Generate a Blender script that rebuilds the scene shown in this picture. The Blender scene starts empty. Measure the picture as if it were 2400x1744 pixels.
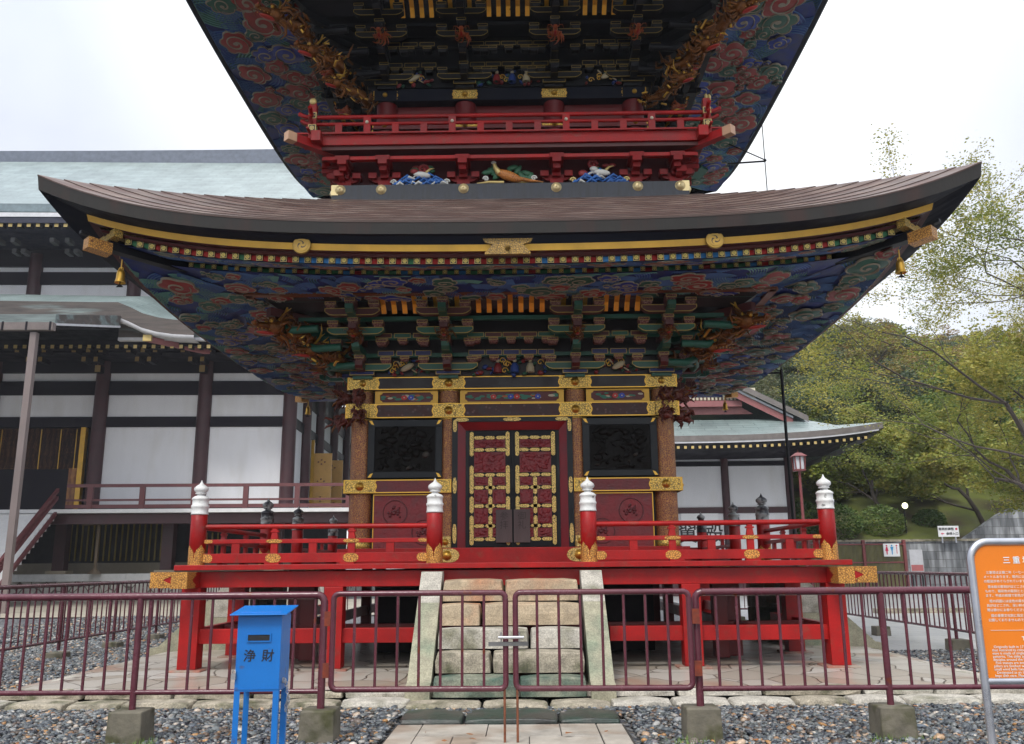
import bpy, math, random
import numpy as np
from math import sin, cos, pi, radians, sqrt
from mathutils import Vector, Matrix
SC = bpy.context.scene
random.seed(7)
# ---------------------------------------------------------------- camera
cam_d = bpy.data.cameras.new("camera"); cam = bpy.data.objects.new("camera", cam_d)
SC.collection.objects.link(cam); SC.camera = cam
cam_d.sensor_width = 36; cam_d.lens = 36 * 2053 / 2400; cam_d.clip_end = 2000; cam_d.clip_start = .05
PIT, YAW, ROL = .2182, .0122, -.0085
_F = Vector((-sin(YAW) * cos(PIT), cos(YAW) * cos(PIT), sin(PIT))); _R = Vector((cos(YAW), sin(YAW), 0)); _U = _R.cross(_F)
_r = _R * cos(ROL) + _U * sin(ROL); _u = _U * cos(ROL) - _R * sin(ROL)
cam.matrix_world = Matrix(((_r.x, _u.x, -_F.x, .174), (_r.y, _u.y, -_F.y, -16.5), (_r.z, _u.z, -_F.z, 1.4), (0, 0, 0, 1)))
# ---------------------------------------------------------------- sky, sun, exposure
SUN_EL, SUN_AZ = radians(52), radians(205)      # azimuth clockwise from +Y
world = bpy.data.worlds.new("World"); SC.world = world; world.use_nodes = True
wn, wl = world.node_tree.nodes, world.node_tree.links
wn.clear()
wo = wn.new('ShaderNodeOutputWorld'); wb = wn.new('ShaderNodeBackground'); wl.new(wb.outputs[0], wo.inputs[0])
sky = wn.new('ShaderNodeTexSky'); sky.sky_type = 'NISHITA'; sky.sun_disc = False
sky.sun_elevation = SUN_EL; sky.sun_rotation = SUN_AZ; sky.air_density = 1.2; sky.dust_density = 3
tc = wn.new('ShaderNodeTexCoord'); nz = wn.new('ShaderNodeTexNoise'); nz.inputs['Scale'].default_value = 1.6
nz.inputs['Detail'].default_value = 5; nz.inputs['Roughness'].default_value = .5; wl.new(tc.outputs['Generated'], nz.inputs['Vector'])
cr = wn.new('ShaderNodeValToRGB'); wl.new(nz.outputs[0], cr.inputs[0])
cr.color_ramp.elements[0].position = .36; cr.color_ramp.elements[0].color = (5.0, 5.5, 6.7, 1)
cr.color_ramp.elements[1].position = .6; cr.color_ramp.elements[1].color = (7.6, 8.0, 9.0, 1)
# cloud is brightest over the temple court, thinner and bluer to both sides
sxyz = wn.new('ShaderNodeSeparateXYZ'); wl.new(tc.outputs['Generated'], sxyz.inputs[0])
def wmath(op, a, b=None, c=None):
    m = wn.new('ShaderNodeMath'); m.operation = op
    for i, v in enumerate((a, b, c)):
        if v is None: continue
        if isinstance(v, (int, float)): m.inputs[i].default_value = v
        else: wl.new(v, m.inputs[i])
    return m.outputs[0]
ax = wmath('ABSOLUTE', wmath('ADD', sxyz.outputs[0], -.03))
fac = wmath('MULTIPLY_ADD', ax, 3.2, -.55); fac = wmath('MINIMUM', wmath('MAXIMUM', fac, 0.), .95)
mixc = wn.new('ShaderNodeMixRGB'); wl.new(fac, mixc.inputs[0]); mixc.inputs[1].default_value = (11.8, 12., 12.3, 1); wl.new(cr.outputs[0], mixc.inputs[2])
mixs = wn.new('ShaderNodeMixRGB'); mixs.inputs[0].default_value = .93; wl.new(sky.outputs[0], mixs.inputs[1]); wl.new(mixc.outputs[0], mixs.inputs[2])
zen = wn.new('ShaderNodeMapRange'); wl.new(sxyz.outputs[2], zen.inputs[0]); zen.inputs[1].default_value = .42; zen.inputs[2].default_value = .95; zen.inputs[3].default_value = .8; zen.inputs[4].default_value = 1.5
scl = wn.new('ShaderNodeVectorMath'); scl.operation = 'SCALE'; wl.new(mixs.outputs[0], scl.inputs[0]); wl.new(zen.outputs[0], scl.inputs[3])
wl.new(scl.outputs[0], wb.inputs[0]); wb.inputs[1].default_value = .1
sl = bpy.data.lights.new("sun", 'SUN'); sl.energy = 1.4; sl.angle = radians(14); sl.color = (1, .96, .9)
so = bpy.data.objects.new("sun", sl); SC.collection.objects.link(so)
sd = Vector((sin(SUN_AZ) * cos(SUN_EL), cos(SUN_AZ) * cos(SUN_EL), sin(SUN_EL)))
so.rotation_euler = sd.to_track_quat('Z', 'Y').to_euler()
vs = SC.view_settings; vs.view_transform = 'Standard'; vs.look = 'None'; vs.gamma = 1; vs.exposure = EXPO = .62
SC.cycles.max_bounces = 6; SC.cycles.diffuse_bounces = 1; SC.cycles.glossy_bounces = 2; SC.cycles.transmission_bounces = 2
SC.cycles.volume_bounces = 0; SC.cycles.use_denoising = True; SC.cycles.sample_clamp_indirect = 4
SC.cycles.caustics_reflective = False; SC.cycles.caustics_refractive = False
try: SC.cycles.denoiser = 'OPENIMAGEDENOISE'
except Exception: pass
# ---------------------------------------------------------------- materials
MATS = {}
def lin(c):
    return tuple(((v / 255) / 12.92 if v <= 10 else (((v / 255) + .055) / 1.055) ** 2.4) for v in c)
def mat(name, col, rough=.6, metal=0., var=.12, vs_=3., bump=0., bs=40., spec=.5, col2=None, pat=None, ps=10., pth=(.45, .55), coat=0., obj=False, stretch=None, pcol=None, emit=0., speck=0.):
    """Noise-varied principled paint; col2 + pat adds a second colour through a pattern (noise / edge / streak)."""
    if name in MATS: return MATS[name]
    m = bpy.data.materials.new(name); m.use_nodes = True; n, l = m.node_tree.nodes, m.node_tree.links
    b = n['Principled BSDF']; b.inputs['Roughness'].default_value = rough; b.inputs['Metallic'].default_value = metal
    b.inputs['Specular IOR Level'].default_value = spec; b.inputs['Coat Weight'].default_value = coat
    t = n.new('ShaderNodeTexCoord'); v = t.outputs['Object']
    if stretch:
        mp = n.new('ShaderNodeMapping'); mp.inputs['Scale'].default_value = stretch; l.new(v, mp.inputs[0]); v2 = mp.outputs[0]
    else: v2 = v
    c = n.new('ShaderNodeRGB'); c.outputs[0].default_value = (*col, 1); out = c.outputs[0]
    if col2 is not None:
        if pat == 'edge':
            x = n.new('ShaderNodeTexVoronoi'); x.feature = 'DISTANCE_TO_EDGE'; x.inputs['Scale'].default_value = ps; l.new(v2, x.inputs['Vector']); xo = x.outputs['Distance']
        elif pat == 'cell':
            x = n.new('ShaderNodeTexVoronoi'); x.inputs['Scale'].default_value = ps; l.new(v2, x.inputs['Vector']); xo = x.outputs['Distance']
        elif pat == 'wave':
            x = n.new('ShaderNodeTexWave'); x.inputs['Scale'].default_value = ps; x.inputs['Distortion'].default_value = 6; x.inputs['Detail'].default_value = 3; l.new(v2, x.inputs['Vector']); xo = x.outputs['Fac']
        else:
            x = n.new('ShaderNodeTexNoise'); x.inputs['Scale'].default_value = ps; x.inputs['Detail'].default_value = 4; l.new(v2, x.inputs['Vector']); xo = x.outputs[0]
        r = n.new('ShaderNodeMapRange'); r.inputs[1].default_value = pth[0]; r.inputs[2].default_value = pth[1]; l.new(xo, r.inputs[0])
        mx = n.new('ShaderNodeMixRGB'); l.new(r.outputs[0], mx.inputs[0]); l.new(out, mx.inputs[1]); mx.inputs[2].default_value = (*col2, 1); out = mx.outputs[0]
        if metal: 
            mm = n.new('ShaderNodeMath'); mm.operation = 'MULTIPLY'; mm.inputs[1].default_value = metal
            if sum(col) < sum(col2): l.new(r.outputs[0], mm.inputs[0])
            else:
                iv = n.new('ShaderNodeMath'); iv.operation = 'SUBTRACT'; iv.inputs[0].default_value = 1; l.new(r.outputs[0], iv.inputs[1]); l.new(iv.outputs[0], mm.inputs[0])
            l.new(mm.outputs[0], b.inputs['Metallic'])
        patout = xo
    if var:
        x = n.new('ShaderNodeTexNoise'); x.inputs['Scale'].default_value = vs_; x.inputs['Detail'].default_value = 6; x.inputs['Roughness'].default_value = .6; l.new(v2, x.inputs['Vector'])
        r = n.new('ShaderNodeMapRange'); r.inputs[1].default_value = .3; r.inputs[2].default_value = .7; r.inputs[3].default_value = 1 - var; r.inputs[4].default_value = 1 + var; l.new(x.outputs[0], r.inputs[0])
        mx = n.new('ShaderNodeVectorMath'); mx.operation = 'SCALE'; l.new(out, mx.inputs[0]); l.new(r.outputs[0], mx.inputs[3]); out = mx.outputs[0]
        r2 = n.new('ShaderNodeMapRange'); r2.inputs[1].default_value = .3; r2.inputs[2].default_value = .7; r2.inputs[3].default_value = rough * .8; r2.inputs[4].default_value = min(1, rough * 1.25); l.new(x.outputs[0], r2.inputs[0]); l.new(r2.outputs[0], b.inputs['Roughness'])
    if speck:
        x = n.new('ShaderNodeTexNoise'); x.inputs['Scale'].default_value = 55; x.inputs['Detail'].default_value = 3; x.inputs['Roughness'].default_value = .8; l.new(v, x.inputs['Vector'])
        r = n.new('ShaderNodeMapRange'); r.inputs[1].default_value = .36; r.inputs[2].default_value = .64; r.inputs[3].default_value = 1 - speck; r.inputs[4].default_value = 1 + speck; l.new(x.outputs[0], r.inputs[0])
        mx = n.new('ShaderNodeVectorMath'); mx.operation = 'SCALE'; l.new(out, mx.inputs[0]); l.new(r.outputs[0], mx.inputs[3]); out = mx.outputs[0]
    l.new(out, b.inputs['Base Color'])
    if bump:
        x = n.new('ShaderNodeTexNoise'); x.inputs['Scale'].default_value = bs; x.inputs['Detail'].default_value = 5; l.new(v2, x.inputs['Vector'])
        bp = n.new('ShaderNodeBump'); bp.inputs['Strength'].default_value = min(1, bump); bp.inputs['Distance'].default_value = .01; l.new(x.outputs[0], bp.inputs['Height']); l.new(bp.outputs[0], b.inputs['Normal'])
        if col2 is not None and pat in ('edge', 'cell'):
            b2 = n.new('ShaderNodeBump'); b2.inputs['Strength'].default_value = .6; b2.inputs['Distance'].default_value = .01; l.new(patout, b2.inputs['Height']); l.new(bp.outputs[0], b2.inputs['Normal']); l.new(b2.outputs[0], b.inputs['Normal'])
    if emit:
        b.inputs['Emission Color'].default_value = (*col, 1); b.inputs['Emission Strength'].default_value = emit
    MATS[name] = m; return m
RED = mat('vermilion lacquer', (.32, .0028, .0025), .46, spec=.38, var=.3, vs_=2.2, bump=.2, bs=30, col2=(.25, .025, .016), pat='noise', ps=7, pth=(.58, .72), speck=.1)
RED2 = mat('deep red lacquer', (.13, .003, .004), .45, var=.15, bump=.1)
RED3 = mat('carved crimson panel', (.2, .018, .022), .5, var=.25, vs_=6, bump=.8, bs=22)
DRED = mat('dark brown red paint', (.075, .012, .01), .5, var=.2)
BLACK = mat('black lacquer', (.0035, .004, .006), .5, var=.2, spec=.25)
BLACKW = mat('weathered black beam', (.03, .035, .045), .55, var=.5, vs_=14, stretch=(1, 1, .15), bump=.2)
NAVY = mat('blue black eave paint', (.003, .0045, .012), .6, var=.2, spec=.2)
GOLD = mat('plain gilt', (.62, .36, .06), .34, .75, var=.15)
GOLDF = mat('filigree gilt', (.03, .02, .006), .36, .7, var=.12, vs_=9, bump=.3, bs=60, col2=(.75, .49, .11), pat='edge', ps=31, pth=(.0, .13))
GOLDP = mat('pale filigree gilt', (.04, .025, .008), .4, .55, var=.12, vs_=9, bump=.3, bs=60, col2=(.78, .56, .17), pat='edge', ps=36, pth=(.0, .12))
GOLDO = mat('orange filigree gilt', (.12, .03, .005), .42, .5, var=.15, bump=.3, bs=60, col2=(.72, .36, .08), pat='edge', ps=38, pth=(.0, .16))
GOLDY = mat('yellow gilt band', (.58, .33, .045), .42, .35, var=.2, vs_=2, stretch=(1, 1, 1), bump=.15)
DRAG = mat('burnished gold carving', (.17, .06, .01), .42, .6, var=.5, vs_=12, bump=1., bs=38)
DRAGR = mat('red gold carving', (.5, .07, .02), .4, .45, var=.5, vs_=12, bump=1., bs=38)
GREEN = mat('verdigris paint', (.01, .085, .05), .45, var=.25, bump=.15)
GREENC = mat('cloud green paint', (.01, .09, .055), .5, var=.25)
BLUEC = mat('cloud blue paint', (.008, .035, .28), .5, var=.3, vs_=5)
REDC = mat('cloud red paint', (.26, .016, .012), .5, var=.25)
PALEC = mat('cloud outline paint', (.3, .27, .2), .55, var=.2)
PALEB = mat('wave line paint', (.05, .13, .32), .5, var=.25)
PALEG = mat('pale green line paint', (.12, .3, .26), .5, var=.25)
BOARDB = mat('soffit board blue', (.006, .02, .14), .55, var=.5, vs_=4)
COLM = mat('carved column', (.2, .06, .028), .42, .5, var=.2, vs_=5, bump=.5, bs=50, col2=(.5, .25, .07), pat='edge', ps=30, pth=(.1, .02))
WHITEM = mat('white plaster', (.78, .78, .8), .8, var=.07, vs_=.5, bump=.08, bs=20, col2=(.68, .67, .66), pat='noise', ps=.9, pth=(.5, .75), stretch=(1, 1, .3))
BROWN = mat('hall maroon timber', (.055, .02, .024), .5, var=.25, vs_=1.5, bump=.1)
BROWND = mat('hall dark timber', (.008, .006, .012), .6, var=.3, vs_=1.5, spec=.25)
GOLDE = mat('gilt rafter ends', (.6, .45, .17), .45, .3, var=.12)
IVORY = mat('ivory paint', (.62, .56, .42), .5, var=.15)
FENCE = mat('maroon fence paint', (.1, .022, .034), .24, var=.2, vs_=6, bump=.25, bs=25, col2=(.13, .025, .01), pat='noise', ps=7, pth=(.66, .72))
BOXB = mat('blue enamel', (.003, .15, .5), .36, var=.12, vs_=3, bump=.06, bs=12, col2=(.05, .09, .22), pat='noise', ps=9, pth=(.66, .74))
CONC = mat('mossy concrete', (.15, .135, .1), .85, var=.3, vs_=6, bump=.5, bs=30, col2=(.06, .06, .025), pat='noise', ps=4.5, pth=(.48, .66))
INK = mat('black ink', (.01, .01, .012), .5, var=0)
WHT = mat('white print', (.8, .8, .8), .5, var=0)
STEEL = mat('brushed steel', (.5, .51, .54), .3, .9, var=.1, vs_=8, bump=.05)
ORANGE = mat('orange sign face', (.78, .2, .006), .35, var=.05)
# ---------------------------------------------------------------- mesh builder
class MB:
    def __init__(s): s.v = []; s.f = []; s.m = []; s.sm = []; s.cuts = []
    def cut(s): s.cuts.append((len(s.v), len(s.f)))
    def add(s, V, F, m=0, smooth=False):
        o = len(s.v); s.v += [tuple(p) for p in V]
        for f in F: s.f.append([i + o for i in f]); s.m.append(m); s.sm.append(smooth)
    def box(s, x0, x1, y0, y1, z0, z1, m=0):
        if x0 > x1: x0, x1 = x1, x0
        if y0 > y1: y0, y1 = y1, y0
        if z0 > z1: z0, z1 = z1, z0
        V = [(x, y, z) for z in (z0, z1) for x, y in ((x0, y0), (x1, y0), (x1, y1), (x0, y1))]
        s.add(V, [(3, 2, 1, 0), (4, 5, 6, 7), (0, 1, 5, 4), (1, 2, 6, 5), (2, 3, 7, 6), (3, 0, 4, 7)], m)
    def ebox(s, x0, x1, y0, y1, z0, z1, m=0, me=1, w=.015, proud=.003):
        """box whose front (-y) face carries a thin edging of material me"""
        s.box(x0, x1, y0, y1, z0, z1, m); y = y0 - proud
        for a, b, c, d in ((x0, x1, z1 - w, z1), (x0, x1, z0, z0 + w), (x0, x0 + w, z0 + w, z1 - w), (x1 - w, x1, z0 + w, z1 - w)): s.box(a, b, y, y0 + .001, c, d, me)
    def hexa(s, P, m=0):
        s.add(P, [(3, 2, 1, 0), (4, 5, 6, 7), (0, 1, 5, 4), (1, 2, 6, 5), (2, 3, 7, 6), (3, 0, 4, 7)], m)
    def prism(s, pts, ax, a, b, m=0, smooth=False):
        """polygon pts in the plane across axis ax ('y': pts are x,z; 'x': y,z; 'z': x,y) extruded a..b"""
        f = {'y': lambda p, t: (p[0], t, p[1]), 'x': lambda p, t: (t, p[0], p[1]), 'z': lambda p, t: (p[0], p[1], t)}[ax]
        n = len(pts); V = [f(p, a) for p in pts] + [f(p, b) for p in pts]
        F = [[i, (i + 1) % n, n + (i + 1) % n, n + i] for i in range(n)]
        s.add(V, F, m, smooth); s.add(V, [list(range(n))[::-1], list(range(n, 2 * n))], m)
    def tube(s, pts, r, n=8, m=0, cap=True, smooth=True):
        pts = [Vector(p) for p in pts]; rs = r if isinstance(r, (list, tuple)) else [r] * len(pts)
        V = []; F = []; u = None
        for i, p in enumerate(pts):
            t = (pts[min(i + 1, len(pts) - 1)] - pts[max(i - 1, 0)]).normalized()
            if u is None: u = t.orthogonal().normalized()
            else:
                u = u - t * u.dot(t); u = u.normalized() if u.length > 1e-6 else t.orthogonal().normalized()
            w = t.cross(u)
            V += [p + (u * cos(2 * pi * k / n + pi / n) + w * sin(2 * pi * k / n + pi / n)) * rs[i] for k in range(n)]
        for i in range(len(pts) - 1):
            for k in range(n): F.append((i * n + k, i * n + (k + 1) % n, (i + 1) * n + (k + 1) % n, (i + 1) * n + k))
        s.add(V, F, m, smooth)
        if cap: s.add(V, [list(range(n))[::-1], list(range(len(V) - n, len(V)))], m)
    def lathe(s, prof, c, n=20, m=0, smooth=True, ax='z'):
        V = []; F = []
        for r, z in prof:
            for k in range(n):
                a = 2 * pi * k / n
                if ax == 'z': V.append((c[0] + r * cos(a), c[1] + r * sin(a), c[2] + z))
                elif ax == 'y': V.append((c[0] + r * cos(a), c[1] - z, c[2] + r * sin(a)))
        for i in range(len(prof) - 1):
            for k in range(n): F.append((i * n + k, i * n + (k + 1) % n, (i + 1) * n + (k + 1) % n, (i + 1) * n + k))
        s.add(V, F, m, smooth)
    def ball(s, c, r, m=0, n=10, k=7, rot=None):
        r = r if isinstance(r, tuple) else (r, r, r); V = []; F = []
        for i in range(k + 1):
            a = pi * i / k
            for j in range(n):
                b = 2 * pi * j / n; p = Vector((r[0] * sin(a) * cos(b), r[1] * sin(a) * sin(b), r[2] * cos(a)))
                if rot: p = rot @ p
                V.append((c[0] + p.x, c[1] + p.y, c[2] + p.z))
        for i in range(k):
            for j in range(n): F.append((i * n + j, (i + 1) * n + j, (i + 1) * n + (j + 1) % n, i * n + (j + 1) % n))
        s.add(V, F, m, True)
    def poly(s, P, m=0): s.add(P, [list(range(len(P)))], m)
    def merge(s, o, fn=None, off=0):
        n = len(s.v); s.v += [tuple(fn(p)) if fn else p for p in o.v]
        s.f += [[i + n for i in f] for f in o.f]; s.m += [k + off for k in o.m]; s.sm += o.sm
    def rot(s, k):
        """copy turned by k quarter turns about the pagoda axis"""
        o = MB(); c, d = ((1, 0), (0, 1), (-1, 0), (0, -1))[k % 4]
        o.v = [(x * c - y * d, x * d + y * c, z) for x, y, z in s.v]; o.f = s.f; o.m = s.m; o.sm = s.sm; o.cuts = s.cuts; return o
    def build_each(s, name, mats, parent=None, **kw):
        """one object per piece, pieces being closed off with cut()"""
        v0 = f0 = 0
        for v1, f1 in s.cuts + [(len(s.v), len(s.f))]:
            if f1 > f0:
                g = MB(); g.v = s.v[v0:v1]; g.f = [[i - v0 for i in f] for f in s.f[f0:f1]]; g.m = s.m[f0:f1]; g.sm = s.sm[f0:f1]; o = g.build(name, mats, parent, **kw)
            v0, f0 = v1, f1
        return o
    def build(s, name, mats, parent=None, bevel=0., **props):
        me = bpy.data.meshes.new(name); L = parent_loc(parent)
        me.from_pydata([(x - L[0], y - L[1], z - L[2]) for x, y, z in s.v], [], s.f)
        mats = mats if isinstance(mats, (list, tuple)) else [mats]
        for m in mats: me.materials.append(m)
        me.polygons.foreach_set('material_index', s.m); me.polygons.foreach_set('use_smooth', s.sm); me.update()
        o = bpy.data.objects.new(name, me); SC.collection.objects.link(o)
        if parent is not None: o.parent = parent
        if bevel:
            b = o.modifiers.new('bevel', 'BEVEL'); b.width = bevel; b.segments = 2; b.limit_method = 'ANGLE'; b.angle_limit = radians(50)
        for k, v in props.items(): o[k] = v
        return o
def parent_loc(p):
    L = Vector((0, 0, 0))
    while p is not None: L += p.location; p = p.parent
    return L
def tag(o, label=None, cat=None, group=None, kind=None):
    for k, v in (('label', label), ('category', cat), ('group', group), ('kind', kind)):
        if v: o[k] = v
    return o
def thing(name, loc, label, cat, group=None, rz=0, kind=None):
    o = bpy.data.objects.new(name, None); SC.collection.objects.link(o); o.location = loc; o.rotation_euler = (0, 0, rz)
    o.empty_display_size = .2
    return tag(o, label, cat, group, kind)
def kids(o): return [c for c in bpy.data.objects if c.parent == o]
def copy_tree(o, parent=None):
    c = o.copy(); SC.collection.objects.link(c)
    if parent is not None: c.parent = parent
    for ch in kids(o): copy_tree(ch, c)
    return c
def text_mesh(txt, size, mats, name, parent, M, ext=.0015, align='CENTER', shear=0, bold=0.):
    cu = bpy.data.curves.new('txt', 'FONT'); cu.body = txt; cu.size = size; cu.align_x = align; cu.extrude = ext; cu.shear = shear; cu.offset = bold; cu.resolution_u = 3
    ob = bpy.data.objects.new('txt', cu); SC.collection.objects.link(ob); dg = bpy.context.evaluated_depsgraph_get(); dg.update()
    me = bpy.data.meshes.new_from_object(ob.evaluated_get(dg)); bpy.data.objects.remove(ob); me.name = name
    L = parent_loc(parent); me.transform(Matrix.Translation(-L) @ M)
    me.materials.clear(); me.materials.append(mats); o = bpy.data.objects.new(name, me); SC.collection.objects.link(o); o.parent = parent
    return o
def facing(x, y, z, rz=0): return Matrix.Translation((x, y, z)) @ Matrix.Rotation(rz, 4, 'Z') @ Matrix.Rotation(pi / 2, 4, 'X')
# ================================================================ PAGODA
PAG = thing('pagoda', (0, 0, .08), 'tall red, black and gold pagoda with carved cloud eaves above a railed veranda', 'pagoda')
RL, BL = 6.07, 2.43          # lower roof half width, body half width
def up(s, R, A=.72):
    t = min(1.06, abs(s) / R); return A * (.3 * t * t + .7 * t ** 4.6)
# ---------------------------------------------------------------- veranda
H = 4.31
mb = MB()
for k in range(4):
    q = MB(); q.hexa([(-4.53, -4.53, 1.38), (4.53, -4.53, 1.38), (2.3, -2.3, 1.38), (-2.3, -2.3, 1.38), (-4.53, -4.53, 1.45), (4.53, -4.53, 1.45), (2.3, -2.3, 1.45), (-2.3, -2.3, 1.45)]); mb.merge(q.rot(k))
mb.build('deck_floor', RED, PAG, .006)
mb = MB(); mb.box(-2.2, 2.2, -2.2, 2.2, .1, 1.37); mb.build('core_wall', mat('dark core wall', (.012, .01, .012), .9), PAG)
def notch_cap(mb, x, y, z0, z1, sx, t=.105):
    """gilt end of a square beam, inner edge cut in a curly outline"""
    h = z1 - z0; pts = [(0, 0), (.30, 0), (.27, .10 * h), (.31, .2 * h), (.26, .3 * h), (.2, .42 * h), (.17, .5 * h), (.2, .58 * h), (.26, .7 * h), (.31, .8 * h), (.27, .9 * h), (.36, h), (0, h)]
    for yy in (y - t - .004, y + t + .003):
        P = [(x - sx * (p[0]), z0 + p[1]) for p in pts]; P = P if sx < 0 else P[::-1]
        mb.prism(P, 'y', yy, yy + .002)
    mb.box(x, x + sx * .004, y - t, y + t, z0, z1)
for k in range(4):
    mb = MB(); y = -H
    mb.box(-4.88, 4.88, y - .1, y + .1, 1.15, 1.36)
    b = mb.rot(k).build('deck_beam', RED, PAG, .006)
    q = MB(); notch_cap(q, 4.882, y, 1.15, 1.36, 1); q.cut(); notch_cap(q, -4.882, y, 1.15, 1.36, -1); q.rot(k).build_each('gilt_beam_end', GOLDO, b)
    if k in (0, 1, 3):
        mb = MB(); mb.box(-H + .1, -1.3, y - .05, y + .05, .42, .61); mb.cut(); mb.box(1.3, H - .1, y - .05, y + .05, .42, .61); mb.rot(k).build_each('lower_tie_rail', RED, PAG, bevel=.005)
        mb = MB(); mb.box(-H + .1, H - .1, -3.3, -3.2, .42, .6); mb.rot(k).build('inner_tie_rail', RED2, PAG, .005)
seen = set()
for k in range(4):
    for x in (-H, -2.39, 2.39):
        q = MB(); q.box(x - .125, x + .125, -H - .125, -H + .125, .1, 1.15)
        q.rot(k).build('veranda_post', RED, PAG, .006)
        q = MB(); q.box(x - .22, x + .22, -H - .22, -H + .22, .02, .1); q.rot(k).build('post_footing', mat('red stained stone', (.3, .12, .085), .8, var=.3, bump=.3, col2=(.3, .25, .2), pat='noise', ps=5, pth=(.4, .6)), PAG, .015)
    for x in (-3.0, 0, 3.0):
        q = MB(); q.box(x - .1, x + .1, -3.25 - .1, -3.15, .1, 1.37); q.rot(k).build('inner_post', RED2, PAG, .006)
# railing
SP = 1.055
def finial(c, par, m):
    q = MB(); q.lathe([(.112, .0), (.118, .0), (.118, .015), (.112, .03), (.112, .09), (.12, .1), (.12, .125), (.108, .135), (.108, .2), (.118, .21), (.116, .225), (.085, .25), (.05, .262), (.048, .28), (.075, .285), (.078, .295), (.06, .305), (.09, .325), (.098, .35), (.09, .375), (.06, .4), (.03, .42), (.012, .45), (.004, .475), (0, .477)], (c[0], c[1], 2.13), 22)
    q.build('finial', m, par)
WF = mat('white gesso finial', (.72, .72, .7), .5, var=.12, vs_=14, bump=.4, bs=25, col2=(.16, .16, .15), pat='noise', ps=9, pth=(.64, .72))
GF = mat('patchy grey finial', (.3, .31, .3), .5, var=.3, vs_=14, bump=.4, bs=25, col2=(.02, .02, .025), pat='noise', ps=6, pth=(.46, .56))  # finials off the front row: greyer, with dark patches
for k in range(4):
    for x, y in ((-H, -H), (-SP, -H), (SP, -H)):
        c, d = ((1, 0), (0, 1), (-1, 0), (0, -1))[k]; px, py = x * c - y * d, x * d + y * c
        q = MB(); q.lathe([(0, 1.45), (.11, 1.45), (.11, 2.13), (.105, 2.135), (0, 2.135)], (px, py, 0), 22)
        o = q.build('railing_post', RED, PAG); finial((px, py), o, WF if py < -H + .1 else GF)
        if py < 0:
            q = MB(); N = 24                                     # gilt base with fluted foot and pointed petals
            q.lathe([(.114, 1.45), (.114, 1.54)], (px, py, 0), 22); 
            for j in range(4):
                a0 = j * pi / 2 + pi / 4
                P = []
                for t, h in ((-.74, 1.54), (-.74, 1.6), (-.5, 1.66), (-.25, 1.68), (0, 1.72), (.25, 1.68), (.5, 1.66), (.74, 1.6), (.74, 1.54)): P.append((px + .1145 * cos(a0 + t), py + .1145 * sin(a0 + t), h))
                top = P[1:-1]
                for i in range(len(top) - 1):
                    a, b2 = top[i], top[i + 1]; q.poly([(a[0], a[1], 1.54), (b2[0], b2[1], 1.54), b2, a])
            q.build('gilt_post_base', GOLDO, o)
def gilt_plate(q, x, z, w, h, y):
    P = []
    for i in range(20):
        a = 2 * pi * i / 20; r = 1 + .07 * cos(4 * a); P.append((x + w / 2 * r * (abs(cos(a)) ** .65) * (1 if cos(a) > 0 else -1), z + h / 2 * (abs(sin(a)) ** .65) * (1 if sin(a) > 0 else -1)))
    q.prism(P[::-1], 'y', y - .003, y); q.cut()
for k in range(4):
    for sg in (-1, 1):
        a, b = (SP + .1, H - .1); a, b = sg * a, sg * b
        q = MB(); q.tube([(a, -H, 1.955), ((a + b) / 2, -H, 1.958), (b, -H, 1.962)], .034, 12)
        q.box(a, b, -H - .032, -H + .032, 1.735, 1.79)
        q.box(a, b, -H - .045, -H + .045, 1.475, 1.6)
        for x in (1.38 + .0, 1.9, 2.4, 2.95, 3.45):   # feet, struts
            pass
        for x in (2.24, 3.27): q.box(sg * x - .1, sg * x + .1, -H - .045, -H + .045, 1.45, 1.475)
        for i, x in enumerate((1.66, 2.19, 2.72, 3.25, 3.78)):
            w = .048 if i % 2 else .055
            q.box(sg * x - w, sg * x + w, -H - .024, -H + .024, 1.6, 1.735)
            if i % 2:
                q.hexa([(sg * x - .05, -H - .035, 1.79), (sg * x + .05, -H - .035, 1.79), (sg * x + .05, -H + .035, 1.79), (sg * x - .05, -H + .035, 1.79), (sg * x - .036, -H - .03, 1.88), (sg * x + .036, -H - .03, 1.88), (sg * x + .036, -H + .03, 1.88), (sg * x - .036, -H + .03, 1.88)])
                q.box(sg * x - .055, sg * x + .055, -H - .036, -H + .036, 1.88, 1.905); q.box(sg * x - .035, sg * x + .035, -H - .03, -H + .03, 1.905, 1.93)
        o = q.rot(k).build('handrail', RED, PAG, .003)
        q = MB()
        for x in (2.19, 3.25): gilt_plate(q, sg * x, 1.762, .21, .05, -H - .033); gilt_plate(q, sg * x, 1.535, .2, .118, -H - .046)
        for x in (1.21, 4.16): gilt_plate(q, sg * x, 1.762, .13, .05, -H - .033); gilt_plate(q, sg * x, 1.535, .15, .115, -H - .046)
        q.rot(k).build_each('gilt_rail_plate', GOLDO, o)
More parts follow.
